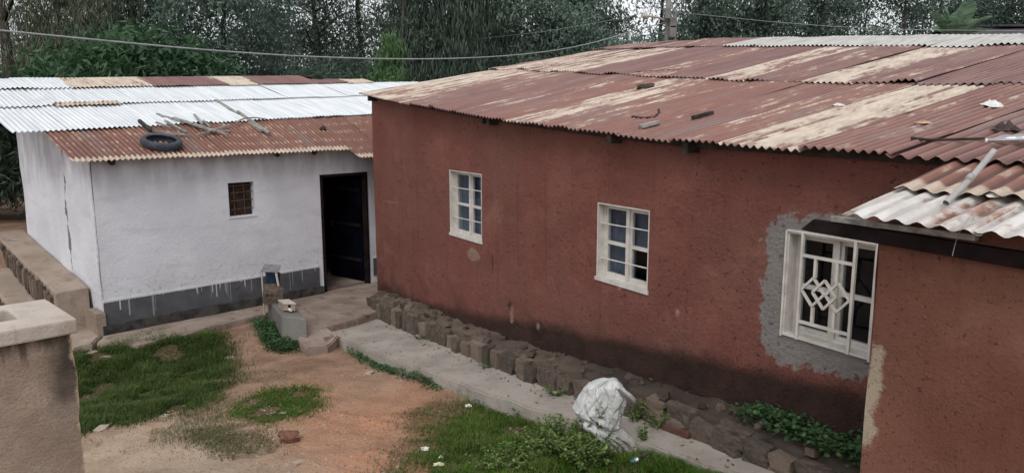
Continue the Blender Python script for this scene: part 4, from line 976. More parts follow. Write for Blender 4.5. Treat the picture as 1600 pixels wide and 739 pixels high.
# clear bottle lying at the eave, pipe across the annex roof
Q = on_red_roof(1590, 230); d = RU * -.8 + RN * .45; d /= np.linalg.norm(d); d[2] = .05
bt2 = thing('clear_bottle', Q, 'empty clear plastic bottle on the eave at the right edge', 'bottle')
m = MB(); m.tube([Q + d * x + np.array([0, 0, .045]) for x in (-.16, -.13, -.09, -.06, -.03, 0, .05, .12, .16)], [.013, .014, .030, .034, .031, .034, .034, .033, .02], 12); m.build('body', M['cloudplastic'], bt2, smooth=True)
m = MB(); m.tube([Q + d * x + np.array([0, 0, .045]) for x in (-.172, -.161)], .013, 10); m.build('cap', M['whiteplastic'], bt2)
A = hit(1553, 236, lambda P: 2.98); A = PR(*so(A), 0); sA, oA = so(A); A = PR(sA, oA, max(annex_roof_z(sA, oA), 2.95) + .0)
A = onz(1553, 236, 3.0); B = on_annex_roof(1477, 328) + np.array([0, 0, .035])
pp = thing('grey_pipe', B, 'grey plastic pipe leaning from the annex roof up to the eave', 'pipe')
L = [A + (B - A) * t + np.array([0, 0, -.012 * math.sin(t * math.pi)]) for t in np.linspace(0, 1, 7)]
m = MB(); n = 14
m.tube(L, .0165, n, cap=False); m.tube(L, .0125, n, cap=False); m.build('pipe_wall', M['pvc'], pp, smooth=True)
m = MB(); dd = (B - A) / np.linalg.norm(B - A); m.tube([A + (B - A) * .52 - dd * .02, A + (B - A) * .52 + dd * .02], .0172, n); m.build('joint_ring', M['pvc'], pp, smooth=True)
m = MB(); m.tube([B - dd * .03, B - dd * .028], .0124, n); m.build('dark_bore', M['inside'], pp)
# loose wire hanging off the annex eave
W0 = on_annex_roof(1517, 340) + np.array([0, 0, .02]); W1 = SA(-1.78, -1.225) + np.array([0, 0, .015])
e0 = depth(1494, 372, float(W1[1])); 
m = MB(); m.tube([on_annex_roof(1519, 342) + np.array([0, 0, .025]), on_annex_roof(1508, 354) + np.array([0, 0, .025]), on_annex_roof(1500, 366) + np.array([0, 0, .02]), e0 + np.array([0, 0, -.02]), e0 + np.array([-.005, 0, -.05]), e0 + np.array([-.01, 0, -.09])], .0022, 5)
tag(m.build('loose_wire', M['cable']), 'thin loose wire hanging over the annex eave', 'wire')
# tyre and timber heap on the white house roof
Tq = on_white_roof(252, 229); ty = thing('tyre', Tq, 'worn bare tyre lying flat on the rusty eave of the white house', 'tyre')
slope = math.atan(.29); axn = np.array([0, 0, 1.]) * math.cos(slope) - WM * math.sin(slope); e2 = WM * math.cos(slope) + np.array([0, 0, 1.]) * math.sin(slope); e1 = WW
pf = [(r_, h_ * .84) for r_, h_ in [(.225, .028), (.218, .012), (.232, .0), (.268, .0), (.294, .018), (.302, .05), (.302, .09), (.294, .122), (.268, .14), (.232, .14), (.218, .128), (.225, .112), (.245, .118), (.278, .105), (.285, .07), (.278, .035), (.245, .022)]]
m = MB(); n = 48
for q, (r, h) in enumerate(pf):
    for i in range(n):
        a_ = 2 * math.pi * i / n; rr_ = r + (.004 if (i % 2 and q in (5, 6)) else 0)
        m.vert(Tq + axn * (h + .01) + e1 * rr_ * math.cos(a_) + e2 * rr_ * math.sin(a_), (i / n, q))
for q in range(len(pf)):
    for i in range(n): m.f.append([q * n + i, q * n + (i + 1) % n, ((q + 1) % len(pf)) * n + (i + 1) % n, ((q + 1) % len(pf)) * n + i])
m.build('casing', M['rubber'], ty, smooth=True)
m = MB()
for hh_ in (.034, .070): m.tube([Tq + axn * (hh_ + .01) + e1 * .3035 * math.cos(a_) + e2 * .3035 * math.sin(a_) for a_ in np.linspace(0, 2 * math.pi, 49)], .004, 5, cap=False)
m.build('tread_rib', M['rubber'], ty, smooth=True)
G1 = 'timber offcuts heaped on the white house roof'
heap = [((218, 194), (236, 210), .05, .06, 'short dark post lying beside the tyre at the left of the heap', M['wood_d']),
        ((245, 183), (292, 197), .03, .025, 'thin grey lath reaching furthest up the silver sheets', M['wood']),
        ((272, 192), (338, 213), .075, .035, 'broad pale plank across the middle of the timber heap', M['wood']),
        ((233, 208), (288, 213), .035, .03, 'grey lath lying level just above the tyre', M['wood']),
        ((258, 194), (291, 212), .03, .03, 'grey lath crossing the level lath just above the tyre', M['wood']), ((304, 186), (317, 202), .04, .03, 'short grey stub standing up at the back of the broad pale plank', M['wood']), ((318, 192), (328, 202), .035, .03, 'shorter stub right beside the one at the back of the broad plank', M['wood']),
        ((308, 217), (360, 201), .03, .03, 'rounded pole crossing under the right end of the broad pale plank', M['wood']),
        ((336, 211), (357, 218), .03, .03, 'short round end piece at the lower right tip of the broad plank', M['wood']), ((330, 207), (360, 208), .03, .025, 'thin level stick over the right end of the broad plank', M['wood']), ((231, 215), (298, 216), .03, .025, 'lowest thin lath of the heap touching the tyre', M['wood']), ((244, 199), (268, 207), .03, .03, 'small offcut between the dark post and the broad plank', M['wood']),
        ((338, 161), (409, 208), .065, .05, 'longest grey plank of the right hand pile slanting down from the silver sheets', M['wood']),
        ((371, 180), (421, 214), .05, .045, 'dark ended grey beam lying beside the longest plank', M['wood'])]
for i, (a_, b_, wd, ht, lb, mt) in enumerate(heap):
    plank_on(on_white_roof, a_, b_, wd, ht, 'timber_offcut', mt, lb or 'small grey offcut among the timber heap by the tyre', 'timber', G1, lift=.012 + .022 * (i % 3))
put_stick([(369, 200), (376, 195), (384, 192), (400, 191), (415, 193)], .016, 'curved_stick', M['wood'], 'curved grey stick lying across the right hand planks', 'stick', f=on_white_roof, lift=.06)
rag(505, 203, (.12, .14), 'cloth_scrap', M['darkcloth'], 'small dark crumpled scrap on the rusty sheets of the white house', 'scrap', f=on_white_roof, h=.06, seed=4)
rag(206, 198, (.10, .07), 'leaf_litter', M['darkcloth'], 'tiny dark leaf lump left of the timber heap', 'debris', f=on_white_roof, h=.05, seed=6) if False else None

# ------------------------------------------------------------------ litter and stones in the yard
def litter(px, py, sc, label, cat, mat, seed): 
    return rag(px, py, (sc[0] * .75, sc[1] * .75), cat.replace(' ', '_') + '_scrap', mat, label, cat, f=lambda x, y: gpt(x, y), h=.018, seed=seed)
litter(732, 633, (.10, .07), 'white paper scrap on bare soil between the thin grass and the path', 'paper', M['litter'], 3)
litter(664, 704, (.10, .08), 'crumpled white wrapper in the thin grass at the bottom', 'wrapper', M['litter'], 7)
litter(686, 732, (.12, .06), 'pale yellow husk at the bottom edge of the grass', 'husk', simple('pale_husk', (.62, .60, .40), .8, .2), 12)
litter(689, 721, (.05, .04), 'tiny white chip above the pale yellow husk', 'chip', M['litter'], 14)
litter(442, 650, (.10, .04), 'grey dead leaf on the small round grass patch', 'leaf', simple('dead_leaf', (.26, .25, .21), .8, .2), 15)
litter(1127, 707, (.12, .07), 'yellow fallen leaf on the concrete path', 'leaf', simple('yellow_leaf', (.42, .26, .08), .8, .2), 16)
bpy.data.objects[-1] if False else None
M['palestone'] = simple('pale_stone', (.40, .33, .27), .9, .2, 0, .3, 14, .6)
YS = [(219, 560 - 200 + 200, .09, 'pale flat stone in the brown soil right of the lawn'), (160, 672, .12, 'grey stone half hidden in the lower left edge of the lawn'),
      (258, 652, .07, 'small tan stone at the lower lawn edge'), (465, 722, .08, 'whitish stone at the bottom of the red soil'), (424, 672, .05, 'small white stone below the round grass patch'),
      (577, 582, .09, 'pale stone beside the creeping leaves along the path'), (359, 561, .09, 'pale flat stone in the bare brown soil below the tap block')]
YS = YS[1:]
for (px, py, sz, lb) in YS:
    P = gpt(px, py); o = put_stone(None, P + np.array([0, 0, sz * .08]), R.uniform(0, 3), (sz * 1.3, sz, sz * .4), (R.uniform(-.2, .2), R.uniform(-.2, .2)), 'yard_stone', stone_mesh(200 + px, 2, .25, .2, M['palestone'])); tag(o, lb, 'stone')
P = gpt(452, 688); o = put_stone(None, P + np.array([0, 0, .02]), .4, (.20, .14, .10), (.1, .1), 'soil_clod', stone_mesh(91, 3, .3, .2, M['soilred'])); tag(o, 'red earth clod in the washed out hollow of the yard', 'clod')
P = onz(1050 - 8, 662, .42)
m = MB(); m.bar(PR(.86, -.42, float(path_z(.86)) + .05), PR(.55, -.40, float(path_z(.5)) + .05), .07, .06); tag(m.build('brick_piece', simple('dark_brick', (.09, .045, .035), .9, .2, 0, .3, 12, .4), bevel=.006), 'dark broken brick lying on the path against the ledge', 'brick')
# gravel: loose pebbles nobody could count
n = 2600; V = []; F = []; T = []
base = np.array([(1, 0, 0), (-.5, .87, 0), (-.5, -.87, 0), (0, 0, .8), (.3, .5, .5)])
pp_ = [(ground_pt(R.uniform(130, 640), R.uniform(585, 745))) for _ in range(n)]
for i, P in enumerate(pp_):
    sz = R.choice([.006, .009, .012, .02]) * R.uniform(.7, 1.3); a_ = R.uniform(0, 6.3); c_, s_ = math.cos(a_), math.sin(a_)
    z = float(terrain(P[0], P[1])); b = len(V)
    for q in base: V.append((P[0] + sz * (q[0] * c_ - q[1] * s_), P[1] + sz * (q[0] * s_ + q[1] * c_) * .8, z - .002 + sz * q[2] * .7)); T.append(R.random())
    F += [(b, b + 4, b + 3), (b + 4, b + 1, b + 3), (b + 1, b + 2, b + 3), (b + 2, b, b + 3)]
g = NT('pebble', .9, .2); g.col(g.mix(g.attr('tone'), (.15, .10, .075), (.42, .35, .29)))
tag(np_mesh('gravel', np.array(V), np.array(F), np.array(T), g.m), kind='stuff')

V = []; F = []; T = []
for i in range(420):
    a_ = R.uniform(-1, 7.2); o_ = R.choice([R.uniform(-1.3, -.5), R.gauss(-.52, .06), R.uniform(-.3, -.03)]); P = PR(a_, o_, 0); z = float(path_z(a_)) + .018 if o_ < -.42 else LT(a_) + .045
    sz = R.choice([.006, .01, .016, .024]); an = R.uniform(0, 6.3); b = len(V)
    for k in range(4): V.append((P[0] + sz * math.cos(an + k * 1.57) * (1, .45)[k % 2], P[1] + sz * math.sin(an + k * 1.57) * (1, .45)[k % 2], z + R.uniform(0, .012)))
    F.append((b, b + 1, b + 2, b + 3)); T += [R.random()] * 4
g = NT('leaf_litter', .9, .1); g.col(g.mix(g.attr('tone'), (.035, .025, .018), (.16, .11, .07)))
tag(np_mesh('leaf_litter', np.array(V), np.array(F), np.array(T), g.m), kind='stuff')

# ------------------------------------------------------------------ grass, creeping leaves, weeds
def sample_poly(poly, dens, jit=.08):
    P = np.array([p[:2] for p in poly]); lo, hi = P.min(0) - .2, P.max(0) + .2; n = int(dens * np.prod(hi - lo))
    X = NR.uniform(lo[0], hi[0], n); Y = NR.uniform(lo[1], hi[1], n)
    k = in_poly(X + NR.normal(0, jit, n), Y + NR.normal(0, jit, n), poly); return X[k], Y[k]
def blades(name, poly, dens, h, wd, mat, lean=.5, clump=1.0, thr=-.35, jit=.08):
    X, Y = sample_poly(poly, dens, jit)
    cl = fbm(X * 2.6 + 3, Y * 2.6, 3); k = cl > thr; X, Y, cl = X[k], Y[k], cl[k]; n = len(X)
    # tufts: pull blades towards tuft centres
    tx = np.round(X / .07) * .07 + .03 * vnoise(np.round(X / .07) * 7.1, np.round(Y / .07) * 3.3); ty_ = np.round(Y / .07) * .07
    X = X + (tx - X) * .35 * NR.random(n); Y = Y + (ty_ - Y) * .35 * NR.random(n)
    Z = terrain(X, Y) - .004
    H = h * NR.uniform(.45, 1.25, n) * (1 + clump * cl); A = NR.uniform(0, 2 * np.pi, n) + 2 * fbm(X * 1.5, Y * 1.5 + 9, 2); L = lean * NR.uniform(.2, 1.4, n) * H
    dx_, dy_ = np.cos(A), np.sin(A); sx, sy = -dy_ * wd, dx_ * wd; W = NR.uniform(.6, 1.4, n)
    V = np.empty((n, 5, 3)); t = np.clip(NR.uniform(.0, 1., n) * .55 + .35 * (cl + .5), 0, 1)
    for i, (fz, fl, fw) in enumerate(((0, 0, 1), (0, 0, -1), (.6, .35, .75), (.6, .35, -.75), (1, 1, 0))):
        V[:, i, 0] = X + dx_ * L * fl + sx * W * fw; V[:, i, 1] = Y + dy_ * L * fl + sy * W * fw; V[:, i, 2] = Z + H * fz * (1 - .25 * fl * lean)
    b = np.arange(n)[:, None] * 5
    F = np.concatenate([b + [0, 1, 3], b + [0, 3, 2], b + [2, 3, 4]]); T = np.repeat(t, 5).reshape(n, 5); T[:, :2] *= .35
    return tag(np_mesh(name, V.reshape(-1, 3), F, T.ravel(), mat), kind='stuff')
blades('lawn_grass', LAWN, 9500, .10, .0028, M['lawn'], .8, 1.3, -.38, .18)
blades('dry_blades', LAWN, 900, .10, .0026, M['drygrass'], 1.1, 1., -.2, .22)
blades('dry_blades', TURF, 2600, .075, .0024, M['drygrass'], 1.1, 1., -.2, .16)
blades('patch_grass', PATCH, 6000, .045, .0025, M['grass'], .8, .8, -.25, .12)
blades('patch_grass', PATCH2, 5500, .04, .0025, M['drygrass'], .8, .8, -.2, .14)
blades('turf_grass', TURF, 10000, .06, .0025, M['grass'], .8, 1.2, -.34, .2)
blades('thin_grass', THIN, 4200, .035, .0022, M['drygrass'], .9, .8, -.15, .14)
EDGE = gpoly([(140, 680), (250, 655), (345, 640), (350, 655), (360, 690), (300, 690), (200, 690)])
blades('dry_fringe_grass', EDGE, 2200, .06, .0022, M['drygrass'], 1.1, 1., -.05, .15)
SOILG = gpoly([(345, 560), (400, 570), (470, 590), (420, 610), (350, 625), (340, 600)])
blades('thin_grass', SOILG, 900, .03, .0022, M['drygrass'], 1., 1., -.1, .2)
RIGHTG = gpoly([(1000, 712), (1060, 706), (1150, 742), (1200, 790), (1000, 800)])
blades('turf_grass', RIGHTG, 5000, .08, .0025, M['grass'], .8, .8, -.4)
VERGE = [PW(-2.2, 3.9, 0), PW(-.6, 3.9, 0), PW(-.6, 5.9, 0), PW(-4, 5.9, 0), PW(-4, 3.9, 0)]
blades('verge_grass', VERGE, 1200, .12, .005, M['grass'], .7, .8, -.4)
def leaf_carpet(name, poly, dens, r, h, mat, zf=None, jit=.05):
    X, Y = sample_poly(poly, dens, jit); n = len(X)
    Z = (terrain(X, Y) if zf is None else np.array([zf(x, y) for x, y in zip(X, Y)])) + h * NR.random(n) * (.6 + 1.2 * (fbm(X * 5, Y * 5, 2) + .5))
    a = NR.uniform(0, 2 * np.pi, n); rr = r * NR.uniform(.5, 1.3, n); tl = NR.uniform(-.6, .6, (2, n)); V = np.empty((n, 5, 3))
    for i in range(5):
        an = a + i * 2 * np.pi / 5; cx, cy = np.cos(an) * rr, np.sin(an) * rr
        V[:, i] = np.stack([X + cx, Y + cy, Z + cx * tl[0] + cy * tl[1]], 1)
    F = (np.arange(n)[:, None] * 5 + np.arange(5)); T = np.repeat(NR.random(n), 5)
    return tag(np_mesh(name, V.reshape(-1, 3), F, T, mat), kind='stuff')
leaf_carpet('creeping_leaves', gpoly([(543, 545), (560, 549), (610, 567), (660, 582), (694, 590), (690, 606), (668, 604), (640, 592), (600, 578), (562, 562)]), 9000, .013, .07, M['clover'])
leaf_carpet('creeping_leaves', gpoly([(700, 598), (735, 600), (780, 612), (830, 630), (800, 638), (760, 636), (726, 618)]), 7000, .012, .06, M['clover'])
leaf_carpet('creeping_leaves', gpoly([(398, 503), (412, 503), (440, 530), (474, 540), (470, 549), (440, 554), (418, 548), (406, 528)]), 11000, .014, .10, M['clover'])
lz = lambda x, y: max(LT(so((x, y, 0))[0]), zfoot(so((x, y, 0))[0]) - .02) + .03
leaf_carpet('ledge_creeper', [PR(a_, b_, 0) for a_, b_ in ((.35, -.10), (.0, -.02), (-.6, -.02), (-1.3, -.04), (-1.3, -.35), (-.8, -.36), (-.3, -.24), (.05, -.22))], 6500, .016, .09, M['clover'], lz)

def leafy(name, P, h, rad, nst, nlf, lsz, label, cat, mat=None, seed=0, stem=.003):
    rr = np.random.default_rng(seed); mat = mat or M['weed']; t = thing(name, P, label, cat); ms_ = MB(); LV = []; LF = []; LT_ = []
    for i in range(nst):
        a_ = rr.uniform(0, 6.28); r0 = rad * .4 * rr.random(); ln = h * rr.uniform(.5, 1.1); lean = rad * rr.uniform(.2, 1.)
        b0 = P + np.array([math.cos(a_) * r0, math.sin(a_) * r0, -.01]); b0[2] = gz(b0[0], b0[1]) - .01 if name != 'ledge_weed' else P[2]
        pts = [b0 + np.array([math.cos(a_) * lean * q ** 1.5, math.sin(a_) * lean * q ** 1.5, ln * q]) for q in np.linspace(0, 1, 5)]
        ms_.tube(pts, [stem, stem, stem * .8, stem * .6, stem * .3], 4)
        for k in range(nlf):
            q = rr.uniform(.25, 1.0); j = min(3, int(q * 4)); p = pts[j] + (pts[j + 1] - pts[j]) * (q * 4 - j)
            la = rr.uniform(0, 6.28); el = rr.uniform(-.2, .8); L = lsz * rr.uniform(.6, 1.3); d = np.array([math.cos(la) * math.cos(el), math.sin(la) * math.cos(el), math.sin(el)])
            sd = np.cross(d, (0, 0, 1)); sd /= np.linalg.norm(sd); b = len(LV)
            LV += [p, p + d * L * .5 + sd * L * .27, p + d * L - np.array([0, 0, L * .15]), p + d * L * .5 - sd * L * .27]; LF.append((b, b + 1, b + 2, b + 3)); tn = rr.random(); LT_ += [tn] * 4
    ms_.build('stem', simple('weed_stem', (.07, .09, .035), .8, .2, 0, .2, 9, 0) if 'weed_stem' not in bpy.data.materials else bpy.data.materials['weed_stem'], t)
    np_mesh('foliage', np.array(LV), np.array(LF), np.array(LT_), mat, t); return t
leafy('weed_bush', gpt(872, 712), .30, .38, 80, 52, .038, 'dense low weed bush with small leaves left of the white sack', 'weed', seed=1)
leafy('weed_bush', gpt(915, 733), .26, .24, 46, 46, .038, 'leafy weed clump growing in front of the white sack', 'weed', seed=2)
leafy('weed_bush', gpt(790, 735), .17, .32, 50, 40, .030, 'low spreading weeds at the bottom edge left of the bush', 'weed', seed=3)
leafy('tall_weed', gpt(925, 718), .46, .10, 7, 40, .036, 'tall upright weed rising against the front of the white sack', 'weed', seed=4)
leafy('tall_weed', gpt(1002, 704), .26, .08, 6, 34, .034, 'weed sprig at the right side of the white sack', 'weed', seed=5)
leafy('broadleaf_weed', gpt(826, 650), .12, .14, 14, 5, .085, 'broad pale leaved weed at the top of the turf by the path', 'weed', M['bright'] if 'bright' in M else M['lf_bright'], 6)
leafy('broadleaf_weed', gpt(938, 735), .07, .10, 8, 4, .10, 'broad bright leaf low in front of the sack at the bottom edge', 'weed', M['lf_bright'], 16)
def pw_pt(s, o, z): return PR(s, o, z)
leafy('ledge_weed', PR(1.18, -.47, float(path_z(1.18))), .22, .12, 7, 26, .035, 'small leafy weed at the ledge foot just right of the sack', 'weed', seed=7)
leafy('ledge_weed', PR(.90, -.46, float(path_z(.9))), .20, .14, 8, 22, .03, 'sparse weed beside the dark broken brick', 'weed', seed=8)
leafy('ledge_weed', PR(2.45, -.49, float(path_z(2.45))), .12, .16, 10, 24, .028, 'weed tuft at the ledge foot left of the sack', 'weed', seed=9)
leafy('ledge_weed', PR(3.95, -.47, float(path_z(3.95))), .08, .10, 7, 20, .022, 'tiny dark weed at the ledge foot between grey stones', 'weed', M['clover'], seed=10)
leafy('ledge_weed', PR(5.9, -.47, float(path_z(5.9))), .08, .14, 9, 20, .025, 'dark weed under the big gap in the ledge stones', 'weed', M['clover'], seed=12)

# ------------------------------------------------------------------ trees
def leaf_quads(C, n, L, W, drop, rr, spread, tone, sx=1., sz=1.):
    """n leaves round each cluster centre; drop 0 = any direction, 1 = hanging"""
    k = len(C); P = np.repeat(C, n, 0) + rr.normal(0, 1, (k * n, 3)) * np.array([spread * sx, spread * sx, spread * sz])
    d = rr.normal(0, 1, (k * n, 3)); d /= np.linalg.norm(d, axis=1)[:, None]; d = d * (1 - drop) + np.array([0, 0, -1.]) * drop; d /= np.linalg.norm(d, axis=1)[:, None]
    sd = np.cross(d, rr.normal(0, 1, (k * n, 3))); sd /= (np.linalg.norm(sd, axis=1)[:, None] + 1e-6)
    l = L * rr.uniform(.6, 1.4, (k * n, 1)); w = W * rr.uniform(.7, 1.3, (k * n, 1))
    V = np.stack([P, P + d * l * .45 + sd * w, P + d * l, P + d * l * .45 - sd * w], 1)
    t = np.repeat(np.repeat(tone, n) * .75 + rr.random(k * n) * .25, 4)
    return V.reshape(-1, 3), np.arange(k * n * 4).reshape(-1, 4), t
def tree(name, px, Y, top, base_crown, rad, nclus, nleaf, L, W, drop, spread, mat, label, bark='bark', tr=.14, lean=0., group=None, seed=0, gz0=None, limbs=9, shape='round', szz=1.):
    rr = np.random.default_rng(seed); r2 = random.Random(seed)
    X = (px - 800) / FPX * Y * 1.01; z0 = gz(X, Y) if gz0 is None else gz0; B = np.array([X, Y, z0]); top = top - z0
    t = thing(name, B, label, 'tree', group); m = MB()
    H = top; tp = [B + np.array([lean * H * q + .15 * math.sin(q * 5 + seed), .1 * math.sin(q * 4 + seed * 2), H * .92 * q]) for q in np.linspace(0, 1, 9)]
    m.tube(tp, [tr * (1.15 - q) for q in np.linspace(0, 1.0, 9)], 8)
    tips = []
    for i in range(limbs):
        q = r2.uniform(base_crown * .75, .92); k = q * 8; j = min(7, int(k)); p = tp[j] + (tp[j + 1] - tp[j]) * (k - j)
        a_ = i * 2.4 + r2.uniform(-.4, .4); ln = rad * r2.uniform(.55, 1.0) * (1.1 - .5 * q if shape != 'cone' else 1.25 - q); up = r2.uniform(.15, .8) if drop < .7 else r2.uniform(-.1, .45)
        e = p + np.array([math.cos(a_) * ln, math.sin(a_) * ln, ln * up]); mid = (p + e) / 2 + np.array([0, 0, ln * .10]); tips += [e, mid, (mid + e) / 2]
        m.tube([p, mid, e], [tr * (1.1 - q) * .55, tr * .2, .012], 5)
        for _ in range(2):
            e2_ = mid + np.array([r2.uniform(-1, 1), r2.uniform(-1, 1), r2.uniform(-.1, .9)]) * ln * .5; m.tube([mid, (mid + e2_) / 2 + np.array([0, 0, .05]), e2_], [tr * .18, tr * .1, .01], 4); tips.append(e2_)
    m.build('trunk', M[bark], t, smooth=True)
    tips = np.array(tips); zc0 = z0 + H * base_crown
    nclus = int(nclus * (.95 if shape == 'open' else 1))
    C = tips[rr.integers(0, len(tips), nclus)] + rr.normal(0, 1, (nclus, 3)) * np.array([rad * .22, rad * .22, rad * .18])
    if shape == 'mass':                                      # a full rounded crown
        d = rr.normal(0, 1, (nclus, 3)); d /= np.linalg.norm(d, axis=1)[:, None]; r_ = rr.uniform(.45, 1, (nclus, 1)) ** .5
        C = np.array([X, Y, (zc0 + z0 + H) / 2]) + d * r_ * np.array([rad, rad, (z0 + H - zc0) / 2]) + rr.normal(0, rad * .06, (nclus, 3))
    if shape == 'cone':
        q = rr.random(nclus); zz_ = zc0 + (z0 + H - zc0) * q; rad_ = rad * (1 - .75 * q) * np.sqrt(rr.uniform(.15, 1, nclus)); a_ = rr.uniform(0, 6.28, nclus)
        C = np.stack([X + lean * (zz_ - z0) + rad_ * np.cos(a_), Y + rad_ * np.sin(a_), zz_], 1)
    cl = 1.35 if shape == 'open' else 1.
    C = C[:nclus]
    if name == 'tree' and L < .3: C = C[(C[:, 2] < HC + .085 * Y) | (rr.random(len(C)) < .70)]      # crowns thin out towards their tops
    V, F, T = leaf_quads(C, int(nleaf * (4.4 if shape == 'open' else 2.4)), L, W * (1.15 if shape == 'open' else 1.), drop, rr, spread * (.95 if shape == 'open' else 1), rr.random(len(C)), 1., szz)
    np_mesh('crown', V, F, T, M[mat], t); return t
GT = 'trees standing behind the houses'
TR = [ # px, Y, top, base, rad, clusters, leaves, L, W, drop, spread, material, label, bark, trunk r, lean, shape
    (30, 22, 11, .12, 3.2, 520, 26, .30, .012, .80, .34, 'lf_cas', 'brownish drooping casuarina filling the far left above the silver roof', 'bark', .2, 0, 'mass'),
    (118, 25, 11, .20, 2.3, 300, 26, .30, .012, .75, .34, 'lf_cas', 'thin topped brownish casuarina right of the leftmost one', 'bark', .15, .02, 'open'),
    (180, 27, 11, .22, 2.3, 420, 26, .28, .013, .7, .34, 'lf_con', 'dark needled tree with a straight trunk above the glossy bush', 'bark', .17, 0, 'mass'),
    (236, 26, 12, .30, 2.0, 230, 24, .24, .014, .6, .32, 'lf_con', 'dark upright conifer between the glossy bush and the open tree', 'bark', .22, 0, 'cone'),
    (366, 25, 11, .34, 2.5, 150, 24, .20, .018, .6, .30, 'lf_euc', 'open branched tree with a clear dark trunk and sky behind it', 'bark', .12, .01, 'open'),
    (305, 33, 12, .30, 2.6, 170, 22, .22, .020, .6, .34, 'lf_euc', 'thin leaved tree behind the open branched one', 'bark', .12, -.02, 'open'),
    (440, 34, 12, .25, 2.6, 210, 24, .22, .022, .6, .36, 'lf_euc', 'pale feathery tree left of the middle with sky gaps at its top', 'bark', .12, .02, 'open'),
    (505, 31, 12, .20, 2.6, 420, 26, .24, .020, .55, .36, 'lf_con', 'dense dark green tree behind the middle of the white house', 'bark', .16, 0, 'mass'),
    (575, 33, 13, .18, 2.6, 420, 26, .26, .016, .7, .36, 'lf_con', 'shaggy dark tree behind the small fresh green one', 'bark', .16, 0, 'mass'),
    (617, 23, 5.6, .36, .42, 20, 22, .30, .030, .7, .20, 'lf_bright', 'small fresh green tree with long drooping leaves by the thin pale trunk', 'barkpale', .07, 0, 'mass'),
    (640, 27, 13, .55, 1.8, 120, 22, .24, .016, .7, .30, 'lf_con', 'tree with a slender bare pale trunk beside the small fresh green one', 'barkpale', .085, 0, 'open'),
    (690, 28, 14, .12, 2.3, 560, 28, .34, .011, .92, .34, 'lf_con', 'left one of two tall weeping dark conifers behind the end of the red roof', 'bark', .22, 0, 'cone'),
    (752, 30, 14, .12, 2.3, 560, 28, .34, .011, .92, .34, 'lf_con', 'right one of two tall weeping dark conifers behind the red roof', 'bark', .22, 0, 'cone'),
    (808, 34, 7.4, .20, 1.7, 200, 24, .20, .022, .5, .32, 'lf_euc', 'short pale bush like tree below the bright sky gap', 'bark', .12, 0, 'mass'),
    (872, 29, 12, .30, 2.1, 270, 26, .22, .022, .6, .30, 'lf_euc', 'mid green eucalyptus left of the dark straight trunk', 'bark', .12, .01, 'open'),
    (922, 30, 13, .30, 1.9, 230, 24, .22, .017, .6, .32, 'lf_con', 'dark tree with a straight black trunk left of the lamp pole', 'bark', .19, 0, 'open'),
    (985, 26, 5.6, .28, 1.9, 320, 24, .17, .022, .4, .26, 'lf_euc', 'broad dark rounded bush left of the lamp pole', 'bark', .1, 0, 'mass'),
    (1020, 36, 13, .30, 2.4, 200, 22, .24, .020, .6, .36, 'lf_euc', 'tall thin tree behind the lamp pole', 'bark', .14, 0, 'open'),
    (1078, 33, 13, .42, 2.0, 190, 24, .22, .020, .6, .34, 'lf_euc', 'first dark trunked tree right of the lamp pole', 'bark', .15, 0, 'open'),
    (1098, 35, 13, .38, 2.2, 220, 24, .24, .020, .6, .34, 'lf_con', 'leaning dark tree second to the right of the lamp pole', 'bark', .20, .02, 'open'),
    (1150, 33, 12, .30, 2.3, 260, 24, .22, .020, .55, .34, 'lf_euc', 'bushy bluish tree above the start of the grey ridge sheets', 'bark', .13, 0, 'open'),
    (1215, 36, 12, .25, 2.3, 170, 22, .22, .019, .55, .36, 'lf_euc', 'slender see through tree above the left part of the grey ridge', 'bark', .09, 0, 'open'),
    (1262, 34, 12, .22, 2.1, 210, 22, .21, .019, .55, .34, 'lf_euc', 'slender tree with a forked stem right of the see through one', 'bark', .10, .015, 'open'),
    (1325, 37, 12, .25, 2.4, 190, 22, .22, .019, .55, .36, 'lf_euc', 'thin leaved tree above the middle of the grey ridge', 'bark', .10, 0, 'open'),
    (1385, 35, 12, .22, 2.3, 240, 22, .22, .019, .55, .36, 'lf_euc', 'fuller thin leaved tree left of the palm', 'bark', .11, -.01, 'open'),
    (1440, 38, 13, .22, 2.5, 260, 22, .24, .020, .55, .36, 'lf_euc', 'tall thin leaved tree behind the palm', 'bark', .12, 0, 'open'),
    (1515, 36, 12, .22, 2.4, 230, 22, .23, .020, .5, .36, 'lf_euc', 'thin leaved tree right of the palm', 'bark', .11, .01, 'open'),
    (1580, 33, 12, .22, 2.5, 320, 24, .22, .020, .5, .36, 'lf_euc', 'dense bluish tree above the dark roof at the right edge', 'bark', .13, 0, 'open'),
    (1660, 34, 12, .22, 2.5, 220, 24, .22, .020, .5, .36, 'lf_euc', 'bluish tree reaching in over the right edge', 'bark', .13, 0, 'open'),
    (-70, 24, 11, .12, 3.0, 300, 24, .30, .012, .8, .36, 'lf_cas', 'casuarina reaching in over the left edge', 'bark', .2, 0, 'mass'),
]
for i, q in enumerate(TR):
    px, Y, top, bc, rad, nc, nl, L, W, dr, sp, mt, lb, bk, tr, ln, shp = q
    if mt == 'lf_bright': sp = .17
    elif mt == 'lf_euc': L, W, dr, sp = .17, .028, .45, .31
    elif mt == 'lf_con' and shp != 'cone': L, W, dr, sp = .18, .023, .5, .33
    elif mt == 'lf_con': L, W, dr, sp = .30, .020, .74, .36
    elif mt == 'lf_cas': L, W, dr, sp = .24, .012, .65, .33
    tree('tree', px, Y, top, bc, rad, nc, nl, L, W, dr, sp, mt, lb, bk, tr, ln, GT, 100 + i, None, 10, shp, 1.3 if dr > .7 else 1.)
